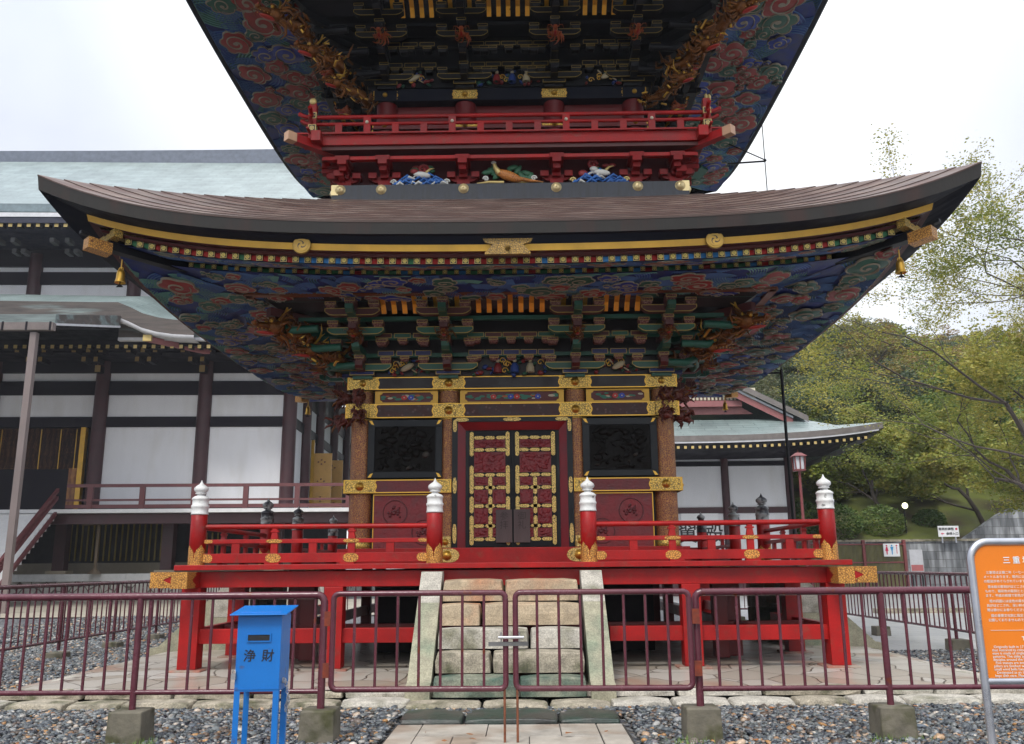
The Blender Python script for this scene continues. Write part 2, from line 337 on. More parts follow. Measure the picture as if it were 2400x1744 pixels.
# ---------------------------------------------------------------- body of the first storey
YF = -2.6
BC = 1.02
def gilt_clasp(q, x0, x1, z0, z1, y, left=True, right=True, m=0, me=1):
    """plate with cusped ends and a plain raised border, plus a round boss"""
    h = z1 - z0
    def edge(x, s, gap=0.):  # cusped outline from bottom to top
        return [(x + s * (d) , z0 + t * h) for d, t in ((0, .0), (.012, .1), (-.006, .2), (.014, .35), (.022, .5), (.014, .65), (-.006, .8), (.012, .9), (0, 1.))]
    L = edge(x0, -1) if left else [(x0, z0), (x0, z1)]
    Rr = edge(x1, 1) if right else [(x1, z0), (x1, z1)]
    q.prism((Rr + L[::-1]), 'y', y - .006, y, me)
    L = [(a + .018, z0 + .012 + (b - z0) * (1 - .024 / h)) for a, b in L]; Rr = [(a - .018, z0 + .012 + (b - z0) * (1 - .024 / h)) for a, b in Rr]
    q.prism((Rr + L[::-1]), 'y', y - .01, y - .0061, m); q.cut()
def boss(q, x, z, y, r=.055, m=0):
    q.lathe([(r * 1.25, .0), (r * 1.25, .004), (r, .006), (r * .96, .02), (r * .7, .04), (r * .3, .052), (r * .18, .053), (r * .15, .06), (0, .062)], (x, y, z), 16, m, ax='y')
PATB = mat('brown diaper beam', (.045, .015, .013), .55, var=.4, vs_=9, bump=.3, col2=(.11, .06, .055), pat='cell', ps=11, pth=(.28, .1))
BKB = mat('black brown beam', (.014, .009, .009), .5, var=.3, bump=.15)
CRB = mat('crimson waist beam', (.13, .012, .014), .45, var=.3, vs_=4, bump=.7, bs=30)
for k in range(4):
    det = k != 2
    for x in (-BL, -BC, BC):
        q = MB(); q.lathe([(.185, 1.45), (.185, 2.5), (.18, 4.6)], (x, -BL, 0), 26)
        o = q.rot(k).build('column', COLM, PAG)
        if det:
            q = MB()
            for z0, z1, r in ((1.45, 1.62, .215), (1.62, 1.66, .23), (1.66, 1.8, .2), (4.18, 4.2, .195), (3.71, 3.74, .195), (3.97, 3.985, .197)): q.lathe([(.18, z0), (r, z0), (r, z1), (.18, z1)], (x, -BL, 0), 24)
            q.rot(k).build('gilt_column_band', GOLDF, o)
    for z0, z1, m, yy, ln, eb in ((4.2, 4.41, BKB, YF - .04, 2.66, 1), (3.74, 3.97, PATB, YF - .03, 2.68, 1), (2.54, 2.75, CRB, YF - .06, 2.66, 1)):
        q = MB()
        for a, b in (((-ln, ln),) if z0 > 3 else ((-ln, -.965), (.965, ln))):
            q.box(a, b, yy, yy + .33, z0, z1)
            q.box(a, b, yy - .004, yy - .0005, z0, z0 + .016, 1); q.box(a, b, yy - .004, yy - .0005, z1 - .016, z1, 1); q.cut()
        o = q.rot(k).build_each('tie_beam', [m, GOLD], PAG)
        if not det: continue
        q = MB(); e = .002 * k
        if z0 > 3:
            for a, b, l, r in ((-ln, -ln + .5, 0, 1), (-BC - .25, -BC + .25, 1, 1), (BC - .25, BC + .25, 1, 1), (ln - .5, ln, 1, 0)): gilt_clasp(q, a, b, z0, z1, yy - .0045, l, r)
            bs_ = (-BL + .02, -BC, BC, BL - .02)
        else:
            for a, b, l, r in ((-ln, -ln + .5, 0, 1), (-1.22, -.966, 1, 0), (.966, 1.22, 0, 1), (ln - .5, ln, 1, 0)): gilt_clasp(q, a, b, z0, z1, yy - .0045, l, r)
            bs_ = (-BL + .02, BL - .02)
        q.box(-ln - .003, -ln, yy, yy + .33, z0, z1, 0); q.cut(); q.box(ln, ln + .003, yy, yy + .33, z0, z1, 0)
        q.rot(k).build_each('gilt_clasp', [GOLDF, GOLD], o)
        for x in bs_: q = MB(); boss(q, x, (z0 + z1) / 2, yy - .014); q.rot(k).build('gilt_boss', GOLD, o)
    # inner backing walls
    q = MB(); q.box(-2.3, -.95, YF + .12, YF + .2, 1.45, 4.2); q.box(.95, 2.3, YF + .12, YF + .2, 1.45, 4.2); q.box(-.95, .95, YF + .12, YF + .2, 3.54, 4.2); q.rot(k).build('inner_wall', BLACK, PAG)
    # painted panels under the top beam
    for a, b in ((-2.22, -1.2), (-.84, .84), (1.2, 2.22)):
        q = MB(); z0, z1, y = 3.985, 4.195, YF + .06
        q.box(a, b, y, y + .05, z0, z1, 0)
        q.box(a, b, y - .03, y, z1 - .028, z1, 1); q.box(a, b, y - .03, y, z0, z0 + .02, 1); q.box(a, a + .08, y - .03, y, z0 + .02, z1 - .028, 1); q.box(b - .08, b, y - .03, y, z0 + .02, z1 - .028, 1)
        for xx, sx in ((a + .08, 1), (b - .08, -1)):
            for zz, sz in ((z0 + .02, 1), (z1 - .028, -1)): q.prism([(xx, zz), (xx + sx * .045, zz), (xx + sx * .03, zz + sz * .025), (xx, zz + sz * .04)][::sx * sz * -1], 'y', y - .03, y, 1)
        o = q.rot(k).build('painted_panel', [mat('painted panel ground', (.1, .014, .012), .5, var=.2), GOLDY], PAG)
        if det:
            q = MB(); L = (b - a) - .2; rr = random.Random(int(a * 100) + k); zc = (z0 + z1) / 2 - .004
            for i in range(int(L * 26)):                # leafage
                x = a + .1 + rr.random() * L; zz = zc + rr.uniform(-.045, .045) * (1 - .3 * abs(2 * (x - a) / (b - a) - 1)); r = rr.uniform(.02, .04); an = rr.uniform(0, pi)
                P = [(x + r * cos(t + an) * 1.5, zz + r * .55 * sin(t + an)) for t in [2 * pi * j / 7 for j in range(7)]]
                P = [(min(max(p[0], a + .09), b - .09), min(max(p[1], z0 + .025), z1 - .032)) for p in P]
                hh = rr.uniform(.002, .01); q.poly([(p[0], y - hh, p[1]) for p in P], rr.choice([0, 0, 0, 0, 3]) if rr.random() > .08 else 4)
            for x, mm in (((a + b) / 2 - .04, 1), ((a + b) / 2 + .07, 2)) if b - a < 1.2 else ((-.3, 1), (-.02, 2), (.08, 1), (.42, 2)):
                for j in range(8):
                    t = 2 * pi * j / 8; P = [(x + .03 * cos(t) + .02 * cos(u_), zc + .026 * sin(t) + .018 * sin(u_)) for u_ in [2 * pi * i / 6 for i in range(6)]]
                    q.poly([(p[0], y - .012 - .0004 * j, p[1]) for p in P], mm)
                q.poly([(x + .012 * cos(2 * pi * i / 6), y - .018, zc + .012 * sin(2 * pi * i / 6)) for i in range(6)], 3)
            q.rot(k).build('flower_painting', [mat('leaf paint', (.03, .16, .1), .5), mat('flower red', (.5, .02, .015), .45), mat('flower blue', (.02, .05, .4), .45), mat('petal cream', (.5, .42, .3), .5), mat('leaf orange', (.4, .09, .02), .5)], o)
    for sg in (-1, 1):
        # dark carved window panels
        q = MB(); a, b = (1.12, 2.31); y = YF - .02
        X = lambda v: sg * v
        for u0, u1, w0, w1 in ((a, b, 3.6, 3.71), (a, b, 2.78, 2.88), (a, a + .11, 2.88, 3.6), (b - .11, b, 2.88, 3.6)): q.box(X(u0), X(u1), y, y + .1, w0, w1)
        q.box(X(a + .1), X(b - .1), y + .03, y + .06, 2.87, 3.61)
        o = q.rot(k).build('window_frame', mat('ink black frame', (.0035, .006, .009), .4, var=.2, spec=.3), PAG, .004)
        if det:
            q = MB()
            for xx, sx in ((a + .01, 1), (b - .01, -1)):
                for zz, sz in ((3.7, -1), (2.79, 1)):
                    P = [(X(xx), zz), (X(xx + sx * .05), zz + sz * .0), (X(xx + sx * .085), zz + sz * .07), (X(xx + sx * .04), zz + sz * .055)]
                    if (P[1][0] - P[0][0]) * (P[2][1] - P[0][1]) > 0: P = P[::-1]
                    q.prism(P, 'y', y - .003, y - .0005); q.cut()
            q.rot(k).build_each('gilt_corner', GOLD, o)
        # carved relief: figures, rocks and branches, nearly black
        q = MB(); rr = random.Random(3 + sg + 5 * k); yb = y + .03
        q.box(X(a + .115), X(b - .115), yb - .02, yb - .001, 2.885, 3.595)
        if det:
            for i in range(46):
                x = rr.uniform(a + .18, b - .18); z = rr.uniform(2.93, 3.54); r = rr.uniform(.02, .075)
                q.ball((X(x), yb - .025, z), (r * rr.uniform(.8, 1.8), .035, r * rr.uniform(.5, 1)), 1 if rr.random() < .18 and z < 3.15 else 0, 10, 5, Matrix.Rotation(rr.uniform(-.8, .8), 3, 'Y'))
            for i in range(14):
                x = rr.uniform(a + .2, b - .3); z = rr.uniform(2.95, 3.4); P = []
                an = rr.uniform(0, pi)
                for j in range(5): P.append((X(x), yb - .035, z)); x += .05 * cos(an); z += .05 * sin(an); an += rr.uniform(-.6, .6); x = min(max(x, a + .15), b - .15); z = min(max(z, 2.92), 3.56)
                q.tube(P, .011, 5)
        q.rot(k).build('carved_relief', [mat('smoked dark carving', (.005, .0045, .0035), .6, spec=.15, var=.5, vs_=10, bump=.8, bs=30), mat('worn pale carving', (.03, .026, .018), .55, var=.5, vs_=14, bump=.8)], o)
        # crimson lower panels with two round crests
        q = MB(); q.box(X(1.19), X(2.21), YF + .04, YF + .12, 1.6, 2.54, 0); q.box(X(1.2), X(2.26), YF + .0, YF + .12, 1.45, 1.62, 2)
        q.box(X(1.2), X(2.21), YF + .03, YF + .0398, 2.51, 2.525, 1); q.box(X(2.195), X(2.21), YF + .03, YF + .0398, 1.62, 2.51, 1); q.box(X(1.2), X(1.212), YF + .03, YF + .0398, 1.62, 2.51, 1)
        o = q.rot(k).build('wall_panel', [RED3, GOLD, mat('pale sill stone', (.4, .3, .2), .7)], PAG)
        if det:
            q = MB()
            for cx, cz in ((1.86, 2.24), (1.4, 1.93)):
                P = [(X(cx) + .19 * cos(t), YF + .036, cz + .19 * sin(t)) for t in [2 * pi * i / 28 for i in range(29)]]; q.tube(P, .008, 5)
                rr = random.Random(9)
                for i in range(14):
                    t = rr.uniform(0, 2 * pi); r0 = rr.uniform(0, .12); q.ball((X(cx) + r0 * cos(t), YF + .034, cz + r0 * sin(t)), (rr.uniform(.015, .045), .014, rr.uniform(.012, .03)), 0, 8, 5, Matrix.Rotation(rr.uniform(-1, 1), 3, 'Y'))
                q.cut()
            q.rot(k).build_each('round_crest', mat('crest shadow crimson', (.1, .01, .012), .4, bump=.3), o)
    # sill beam
    q = MB(); q.box(-2.6, 2.6, YF - .15, YF + .1, 1.452, 1.685 if k % 2 == 0 else 1.683); o = q.rot(k).build('sill_beam', RED, PAG, .006)
    if det:
        q = MB()
        for sg in (-1, 1):
            gilt_plate(q, sg * 1.02, 1.57, .36, .21, YF - .151)
            q.box(sg * 1.13, sg * .97, YF - .1, YF + .0, 1.69, 1.86); q.cut()
        q.rot(k).build_each('gilt_sill_plate', GOLDP, o)
        for sg in (-1, 1): q = MB(); boss(q, sg * 1.02, 1.57, YF - .155, .06); boss(q, sg * 1.05, 1.775, YF - .102, .04); q.rot(k).build('gilt_boss', GOLD, o)
    # door
    q = MB(); y = YF - .04
    for u0, u1, w0, w1 in ((-.96, -.87, 1.686, 3.735), (.87, .96, 1.686, 3.735), (-.87, .87, 3.665, 3.735)): q.box(u0, u1, y, y + .12, w0, w1, 0)
    q.hexa([(-.87, y + .02, 1.686), (-.75, y + .1, 1.686), (-.75, y + .14, 1.686), (-.87, y + .14, 1.686), (-.87, y + .02, 3.665), (-.75, y + .1, 3.54), (-.75, y + .14, 3.54), (-.87, y + .14, 3.665)], 1)
    q.hexa([(.75, y + .1, 1.686), (.87, y + .02, 1.686), (.87, y + .14, 1.686), (.75, y + .14, 1.686), (.75, y + .1, 3.54), (.87, y + .02, 3.665), (.87, y + .14, 3.665), (.75, y + .14, 3.54)], 1)
    q.hexa([(-.75, y + .1, 3.54), (.75, y + .1, 3.54), (.75, y + .14, 3.54), (-.75, y + .14, 3.54), (-.87, y + .02, 3.665), (.87, y + .02, 3.665), (.87, y + .14, 3.665), (-.87, y + .14, 3.665)], 1)
    q.box(-.75, .75, y + .12, y + .16, 1.686, 3.54, 0)
    DF = q.rot(k).build('door_frame', [mat('ink black frame', (0, 0, 0)), mat('lacquer red jamb', (.2, .004, .008), .35, var=.15)], PAG)
    if det:
        q = MB()
        for x, w, h, z in ((0, .27, .06, 3.7), (-.8, .2, .06, 3.7), (.8, .2, .06, 3.7), (-.915, .06, .25, 2.65), (.915, .06, .25, 2.65), (-.915, .06, .2, 3.6), (.915, .06, .2, 3.6), (-.915, .06, .3, 1.9), (.915, .06, .3, 1.9)): gilt_plate(q, x, z, w, h, y - .0005)
        q.rot(k).build_each('gilt_frame_plate', GOLDP, DF)
    for sg in (-1, 1):
        q = MB(); yd = y + .085; q.box(sg * .012, sg * .7, yd, yd + .04, 1.70, 3.53); D = q.rot(k).build('door', BLACK, PAG, .004)
        if not det: continue
        xs = (.045, .62); zs = [3.42, 3.17, 2.67, 2.43, 2.10, 1.80, 1.74]
        s_ = MB(); yy = yd - .012
        def strap(x0, x1, z0, z1):
            if x1 - x0 > z1 - z0:
                n = 3 if x1 - x0 > .4 else 1; L = (x1 - x0) / n
                for i in range(n):
                    a, b = x0 + i * L + .003, x0 + (i + 1) * L - .003; h = (z1 - z0) / 2; c = (z0 + z1) / 2
                    P = [(a, c), (a + .018, z1 - .006), (a + .035, z1), (b - .035, z1), (b - .018, z1 - .006), (b, c), (b - .018, z0 + .006), (b - .035, z0), (a + .035, z0), (a + .018, z0 + .006)]
                    s_.prism([(sg * p[0], p[1]) for p in (P if sg > 0 else P[::-1])], 'y', yy, yd)
            else:
                a, b = z0 + .006, z1 - .006; c = (x0 + x1) / 2
                P = [(c, a), (x1 - .005, a + .018), (x1, a + .035), (x1, b - .035), (x1 - .005, b - .018), (c, b), (x0 + .005, b - .018), (x0, b - .035), (x0, a + .035), (x0 + .005, a + .018)]
                s_.prism([(sg * p[0], p[1]) for p in (P[::-1] if sg > 0 else P)], 'y', yy, yd)
        for z in (3.416, 3.22, 2.82, 2.62, 2.33, 2.02, 1.815): strap(xs[0] + .05, xs[1], z - .026, z + .026)
        for x in (xs[0], xs[1]):
            for a, b in ((3.11, 3.52), (2.51, 2.98), (2.21, 2.49), (1.715, 2.19)): strap(x, x + .062, a, b)
        for a, b in ((2.5, 2.8), (2.2, 2.49), (1.83, 2.19)): strap(.325, .385, a, b)
        s_.rot(k).build('gilt_strap', GOLDP, D)
        def panel(x0, x1, z0, z1, seed):
            c = MB(); c.box(sg * x0, sg * x1, yd - .008, yd - .0005, z0, z1)
            for a, b, e, f in ((x0, x1, z0, z0 + .012), (x0, x1, z1 - .012, z1), (x0, x0 + .012, z0 + .012, z1 - .012), (x1 - .012, x1, z0 + .012, z1 - .012)): c.box(sg * a, sg * b, yd - .016, yd - .0081, e, f)
            rr = random.Random(seed); w, h = x1 - x0, z1 - z0
            for i in range(int(500 * w * h) + 6):
                xx = rr.uniform(x0 + .04, x1 - .04); zz = rr.uniform(z0 + .03, z1 - .03); r = min(.035, h * .2) * rr.uniform(.6, 1.3)
                c.ball((sg * xx, yd - .01, zz), (r * 1.3, .018, r * .8), 0, 9, 5, Matrix.Rotation(rr.uniform(-1.2, 1.2), 3, 'Y'))
            c.rot(k).build('carved_door_panel', [RED3], D)
        panel(.115, .612, 2.86, 3.18, 11 + k + sg); panel(.115, .612, 3.255, 3.385, 5 + k)
        for i, (z0, z1) in enumerate(((2.655, 2.785), (2.365, 2.585), (2.055, 2.295), (1.85, 1.985))):
            panel(.115, .318, z0, z1, 20 + i); panel(.392, .612, z0, z1, 30 + i)
# two weathered placards hung on the door
PLQ = mat('weathered placard wood', (.095, .07, .066), .75, var=.35, vs_=5, stretch=(1, 1, .15), bump=.4)
for sg, lb in ((-1, 'weathered grey wooden placard on the left leaf of the gilded door'), (1, 'weathered grey wooden placard on the right leaf of the gilded door')):
    p = thing('wooden_placard', (sg * .14, -2.62, 1.78), lb, 'placard', 'placards hung on the pagoda door')
    q = MB(); q.box(sg * .14 - .128, sg * .14 + .128, -2.635, -2.605, 1.76, 2.27); q.build('board', PLQ, p, .004)
    text_mesh('参\n拝' if sg < 0 else '御\n礼', .14, mat('faded ink', (.05, .037, .036), .8), 'writing', p, facing(sg * .14, -2.6365, 2.12))
# ---------------------------------------------------------------- carved clouds on the eave boards
CLM = [BOARDB, PALEC, REDC, GREENC, BLUEC, PALEB, PALEG, DRED]
def cloud(q, s, r, R, col, rr, h0, ew=.94):
    """one scalloped, spiralled cloud in (s, r) board coordinates, third value = height off the board"""
    N = 30; nl = rr.choice((4, 5, 6)); ph = rr.uniform(0, 6.28); el = rr.uniform(.75, 1.0); an = rr.uniform(0, pi)
    def pt(t, k, h):
        a = R * k * (.74 + .3 * abs(cos(nl * t / 2 + ph)) ** .7); x, y = a * cos(t), a * el * sin(t)
        return (s + x * cos(an) - y * sin(an), r + x * sin(an) + y * cos(an), h)
    T = [2 * pi * i / N for i in range(N)]
    q.add([pt(t, 1.0, h0) for t in T] + [pt(t, .98, h0 + .035) for t in T] + [pt(t, ew, h0 + .04) for t in T] + [pt(t, ew - .04, h0 + .03) for t in T],
          [[j * N + i, j * N + (i + 1) % N, (j + 1) * N + (i + 1) % N, (j + 1) * N + i] for j in range(3) for i in range(N)], 1)
    q.add([pt(t, ew - .04, h0 + .03) for t in T] + [pt(t, .5, h0 + .055) for t in T] + [pt(t, .1, h0 + .06) for t in T],
          [[j * N + i, j * N + (i + 1) % N, (j + 1) * N + (i + 1) % N, (j + 1) * N + i] for j in range(2) for i in range(N)] + [[2 * N + i for i in range(N)]], col, True)
    dr = rr.choice((-1, 1)); P = []; M = 20
    V = []; F = []
    for i in range(M + 1):
        t = i / M; a = ph + dr * t * 2 * pi * 1.35; rad = R * (.68 * (1 - t) ** .8 + .06); w = R * (.03 + .06 * t)
        for d, hh in ((-w, .058), (0, .078), (w, .058)):
            V.append((s + (rad + d) * cos(a), r + (rad + d) * sin(a) * el, h0 + hh))
    for i in range(M):
        for j in range(2): F.append((i * 3 + j, i * 3 + j + 1, i * 3 + j + 4, i * 3 + j + 3))
    q.add(V, F, 1, True)
    x, y = V[-2][0], V[-2][1]; q.add([(x + R * .14 * cos(t), y + R * .14 * sin(t), h0 + .07) for t in T[::3]] , [list(range(10))], 1)
def ribbon(q, P, w, h, m):
    V = []; F = []
    for i, (x, y) in enumerate(P):
        a = P[max(0, i - 1)]; b = P[min(len(P) - 1, i + 1)]; dx, dy = b[0] - a[0], b[1] - a[1]; L = sqrt(dx * dx + dy * dy) or 1
        e = w * min(1, 4 * min(i, len(P) - 1 - i) / len(P) + .25); nx, ny = -dy / L * e, dx / L * e
        V += [(x - nx, y - ny, h), (x, y, h + .022), (x + nx, y + ny, h)]
    for i in range(len(P) - 1):
        for j in range(2): F.append((i * 3 + j, i * 3 + j + 1, i * 3 + j + 4, i * 3 + j + 3))
    q.add(V, F, m, True)
def cloud_board(k, r0, r1, zf, seed, scale=1., dens=1., rel=.8):
    """underside board of one eave between half widths r0 and r1, carved with clouds and waves"""
    rr = random.Random(seed); q = MB(); rm = (r0 + r1) / 2
    ns, nr = 48, 5; V = []; F = []
    for j in range(nr + 1):
        r = r0 + (r1 - r0) * j / nr
        for i in range(ns + 1): V.append((r * (-1 + 2 * i / ns), r, 0.))
    for j in range(nr):
        for i in range(ns): a = j * (ns + 1) + i; F.append((a, a + 1, a + ns + 2, a + ns + 1))
    q.add(V, F, 0)
    # wave sets
    for i in range(int(260 * dens)):
        r = rr.uniform(r0 + .05, r1 - .05); s = rr.uniform(-r, r) * .97; n = rr.choice((4, 5, 6, 7)); R = rr.uniform(.25, .6) * scale; a0 = rr.uniform(0, 6.28); sp = rr.uniform(.9, 1.7); w = .01 * scale
        m = rr.choice((5, 5, 5, 6, 5)); fill = rr.choice((4, 4, 4, 3))
        pts = []
        for kx in range(n):
            rad = R - kx * .042 * scale
            if rad < .04: break
            P = [(s + rad * cos(a0 + sp * t), r + rad * sin(a0 + sp * t)) for t in [u / 9 for u in range(10)]]
            P = [(min(max(x, -y_ * .995), y_ * .995), y_) for x, y_ in [(x, min(max(y, r0 + .02), r1 - .02)) for x, y in P]]
            ribbon(q, P, w, .012 + .0008 * (i % 12), m)
            if kx: 
                V = [(x, y, .006 + .0004 * (i % 14)) for x, y in prev + P[::-1]]; q.add(V, [[u, u + 1, 18 - u, 19 - u] for u in range(9)], fill)
            prev = P
    # clouds
    placed = []; tries = 0
    while len(placed) < int(78 * dens) and tries < 6000:
        tries += 1; R = rr.choice((.15, .2, .25, .3)) * scale; r = rr.uniform(r0 + .3 * R, r1 - .85 * R); s = rr.uniform(-r, r)
        if abs(s) > r - .6 * R: continue
        if any((s - a) ** 2 + (r - b) ** 2 < (.62 * (R + c)) ** 2 for a, b, c in placed): continue
        placed.append((s, r, R)); col = rr.choice((2, 2, 2, 3, 3, 4))
        g = MB(); cloud(g, s, r, R, col, rr, .015 + .006 * (len(placed) % 5)); 
        g.v = [(min(max(x, -y - .0), y + .0), y, h) for x, y, h in [(x, min(max(y, r0 + .01), r1 - .005), h) for x, y, h in g.v]]
        q.merge(g)
        if rr.random() < .35:                       # small curls trailing from the cloud
            a = rr.uniform(0, 6.28)
            for t in (1, 2): 
                R2 = R * (.62 - .14 * t); g = MB(); cloud(g, s + cos(a) * R * .8 * t, min(max(r + sin(a) * R * .8 * t, r0 + R2), r1 - R2), R2, col, rr, .03 + .01 * t)
                g.v = [(min(max(x, -y), y), y, h) for x, y, h in g.v]; q.merge(g)
            if rr.random() < .5: placed.append((s + cos(a) * R, r + sin(a) * R, R * .5))
    q.v = [(x, -y, zf(x, y) - h * rel) for x, y, h in q.v]
    q.f = [f[::-1] for f in q.f]
    return q.rot(k).build('cloud_board', CLM, PAG)
E0 = 5.42
def wlow(r): return (.66 + (r - 4.86) * .357) if r > 4.86 else max(0, .66 * (r - 3.3) / 1.56)
def zlow(s, r): return (5.335 + (5.4 - r) * .24 if r > 4.865 else 5.375 + (4.865 - r) * .03) + up(s, RL, .72) * wlow(r)
def zside(s, r): return 5.335 + (5.4 - r) * .045 + up(s, RL, .72) * wlow(r)
for k in range(4):
    if k == 2: 
        q = MB(); q.hexa([(-5.2, -5.2, 5.5), (5.2, -5.2, 5.5), (3.9, -3.9, 5.42), (-3.9, -3.9, 5.42), (-5.2, -5.2, 5.6), (5.2, -5.2, 5.6), (3.9, -3.9, 5.5), (-3.9, -3.9, 5.5)]); q.rot(2).build('cloud_board', BOARDB, PAG)
    elif k: cloud_board(k, 3.6, 5.4, zside, 40 + k, 1., 1.)
    else: cloud_board(k, 4.87, 5.4, zlow, 140, .8, .5, .2); cloud_board(k, 3.6, 4.86, zlow, 43, .9, .7, .5)
# ---------------------------------------------------------------- lower roof: eave mouldings
def strip(q, r_a, z_a, r_b, z_b, m, n=64, lift=1., A=.72, R=RL):
    """surface joining (r_a, z_a) to (r_b, z_b) right along one side, mitred at the corners"""
    V = []
    for i in range(n + 1):
        t = -1 + 2 * i / n
        for r, z in ((r_a, z_a), (r_b, z_b)):
            V.append((r * t, -r, z + up(t * r, R, A) * lift))
    q.add(V, [(2 * i, 2 * i + 1, 2 * i + 3, 2 * i + 2) for i in range(n)], m)
def ecurve(t): t = min(1., abs(t)); return 5.75 + .32 * t ** 2.5, .585 * (.15 * t * t + .85 * t ** 5)
def eave_pt(t, kind):
    """point of the lower eave section on the front side: outer edge bows in at mid side and sweeps up to the corners"""
    rf, uf = ecurve(t)
    if kind == 0: return (RL * t, -rf, 5.805 + uf)
    if kind == 1: return ((RL - .02) * t, -rf + .02, 5.646 + uf * .95)
    if kind == 2: return ((RL - .08) * t, -rf + .07, 5.635 + uf * .93)
    return (5.62 * t, -5.62, 5.535 + up(5.62 * t, RL) * .93)
FASC = mat('weathered copper fascia', (.022, .02, .018), .6, var=.35, vs_=3, stretch=(1, 1, .25), bump=.2, col2=(.035, .02, .017), pat='noise', ps=2.2, pth=(.5, .62), spec=.35)
for k in range(4):
    q = MB()
    n = 64; V = [eave_pt(-1 + 2 * i / n, kd) for i in range(n + 1) for kd in range(4)]
    for j in range(3): q.add(V, [(4 * i + j, 4 * i + j + 1, 4 * i + j + 5, 4 * i + j + 4) for i in range(n)], 0 if j == 0 else 1)
    for a, b, c, d, m in ((5.62, 5.535, 5.6, 5.45, 2), (5.6, 5.45, 5.5, 5.45, 3), (5.5, 5.45, 5.47, 5.42, 3), (5.47, 5.42, 5.4, 5.42, 3)):
        strip(q, a, b, c, d, m, lift=1 if a > 5.65 else (.93 if a > 5.5 else .86))
    q.rot(k).build('eave_moulding', [FASC, NAVY, GOLDY, mat('maroon eave board', (.06, .005, .006), .5, var=.2)], PAG)
# rows of rafter ends, each a gilt square with a three-comma crest, coloured cloth blocks between
CLO = [GOLDE, INK, mat('rafter red', (.4, .02, .016), .5, var=.3, vs_=9), mat('rafter sky blue', (.05, .24, .55), .5, var=.35, vs_=9, bump=.3), mat('rafter leaf green', (.05, .2, .09), .5, var=.3, vs_=9), mat('crest gold', (.78, .6, .14), .4, .2, var=.1)]
def crest(q, x, z, y, r, mg=5, mk=1, ring=True):
    if ring: q.prism([(x + r * cos(t), z + r * sin(t)) for t in [2 * pi * i / 14 for i in range(14)]], 'y', y - .003, y, mk)
    q.prism([(x + r * .86 * cos(t), z + r * .86 * sin(t)) for t in [2 * pi * i / 14 for i in range(14)]], 'y', y - .005, y - .003, mg)
    for j in range(3):
        a = 2 * pi * j / 3 + .4; P = []
        for t in [i / 6 for i in range(7)]: aa = a + 2. * t; P.append((x + r * (.36 + .3 * t) * cos(aa), z + r * (.36 + .3 * t) * sin(aa)))
        for t in [1 - i / 6 for i in range(1, 7)]: aa = a + 2. * t; P.append((x + r * (.36 + .3 * t - .24 * (1 - t)) * cos(aa), z + r * (.36 + .3 * t - .24 * (1 - t)) * sin(aa)))
        q.prism(P, 'y', y - .007, y - .0051, mk)
SEQ = "ggrrrrrrrgrrrrbbbbbrrrrgrrrrrrrrrrbrrrrbbbrrbbbbbbbrrrrrrrgggggg"
PER = .1625
NR = 64
def zrow(x, R, base, lift): return base + up(x, RL) * lift
for k in (0, 1, 3):
    bulk = MB()
    for row, (R, base, lift, hh, yy) in enumerate(((5.42, 5.34, .86, .085, -5.42), (4.86, 5.39, .66, .062, -4.86))):
        if row and k: continue
        n = NR if row == 0 else 56
        for i in range(n):
            x = (i - (n - 1) / 2) * PER
            z = zrow(x, R, base, lift)
            if row == 0 and k == 0:
                q = MB(); c = {'g': 4, 'r': 2, 'b': 3}[SEQ[i % len(SEQ)]]
            else: q = bulk; c = {'g': 4, 'r': 2, 'b': 3}[SEQ[(i * 7 // 3 + row * 5) % len(SEQ)]]; c = 4 if row and i % 5 < 3 else (3 if row and i % 5 == 3 else c)
            z2 = zrow(x + PER, R, base, lift)
            q.box(x - hh / 2, x + hh / 2, yy, yy + .05, z, z + hh, 1); q.box(x - hh / 2, x + hh / 2, yy - .004, yy - .001, z, z + hh, 0)
            q.box(x - hh / 2 + .008, x + hh / 2 - .008, yy - .006, yy - .0041, z + .008, z + hh - .008, 1)
            crest(q, x, z + hh / 2, yy - .006, hh * .4, ring=False)
            if i < n - 1: q.hexa([(x + hh / 2, yy + .02, z + .006), (x + PER - hh / 2, yy + .02, z2 + .006), (x + PER - hh / 2, yy + .06, z2 + .006), (x + hh / 2, yy + .06, z + .006), (x + hh / 2, yy + .035, z + hh - .004), (x + PER - hh / 2, yy + .035, z2 + hh - .004), (x + PER - hh / 2, yy + .06, z2 + hh - .004), (x + hh / 2, yy + .06, z + hh - .004)], c)
            if row == 0 and k == 0: q.build('rafter_end', CLO, PAG)
    bulk.rot(k).build('rafter_row', CLO, PAG, kind='stuff')
    if k: continue
    for x in (-2.71, 2.71):
        q = MB(); z = zrow(x, 5.64, 5.49, 1) ; q.lathe([(.12, 0), (.12, .03), (.11, .036), (0, .036)], (x, -5.635, z), 24, 0, False, 'y'); crest(q, x, z, -5.672, .105, 0, 1, False); q.rot(k).build('gilt_eave_crest', [mat('dim crest gold', (.36, .22, .04), .4, .4, var=.2), INK], PAG)
    q = MB(); q.prism([(-.34, 5.62), (-.3, 5.55), (-.2, 5.52), (-.26, 5.45), (-.3, 5.41), (-.3, 5.385), (.3, 5.385), (.3, 5.41), (.26, 5.45), (.2, 5.52), (.3, 5.55), (.34, 5.62)][::-1], 'y', -5.66, -5.6); boss(q, 0, 5.47, -5.665, .03); q.rot(k).build('gilt_eave_ornament', mat('dim filigree gilt', (.03, .02, .006), .45, .4, var=.2, bump=.3, bs=60, col2=(.34, .2, .04), pat='edge', ps=40, pth=(.0, .16)), PAG)
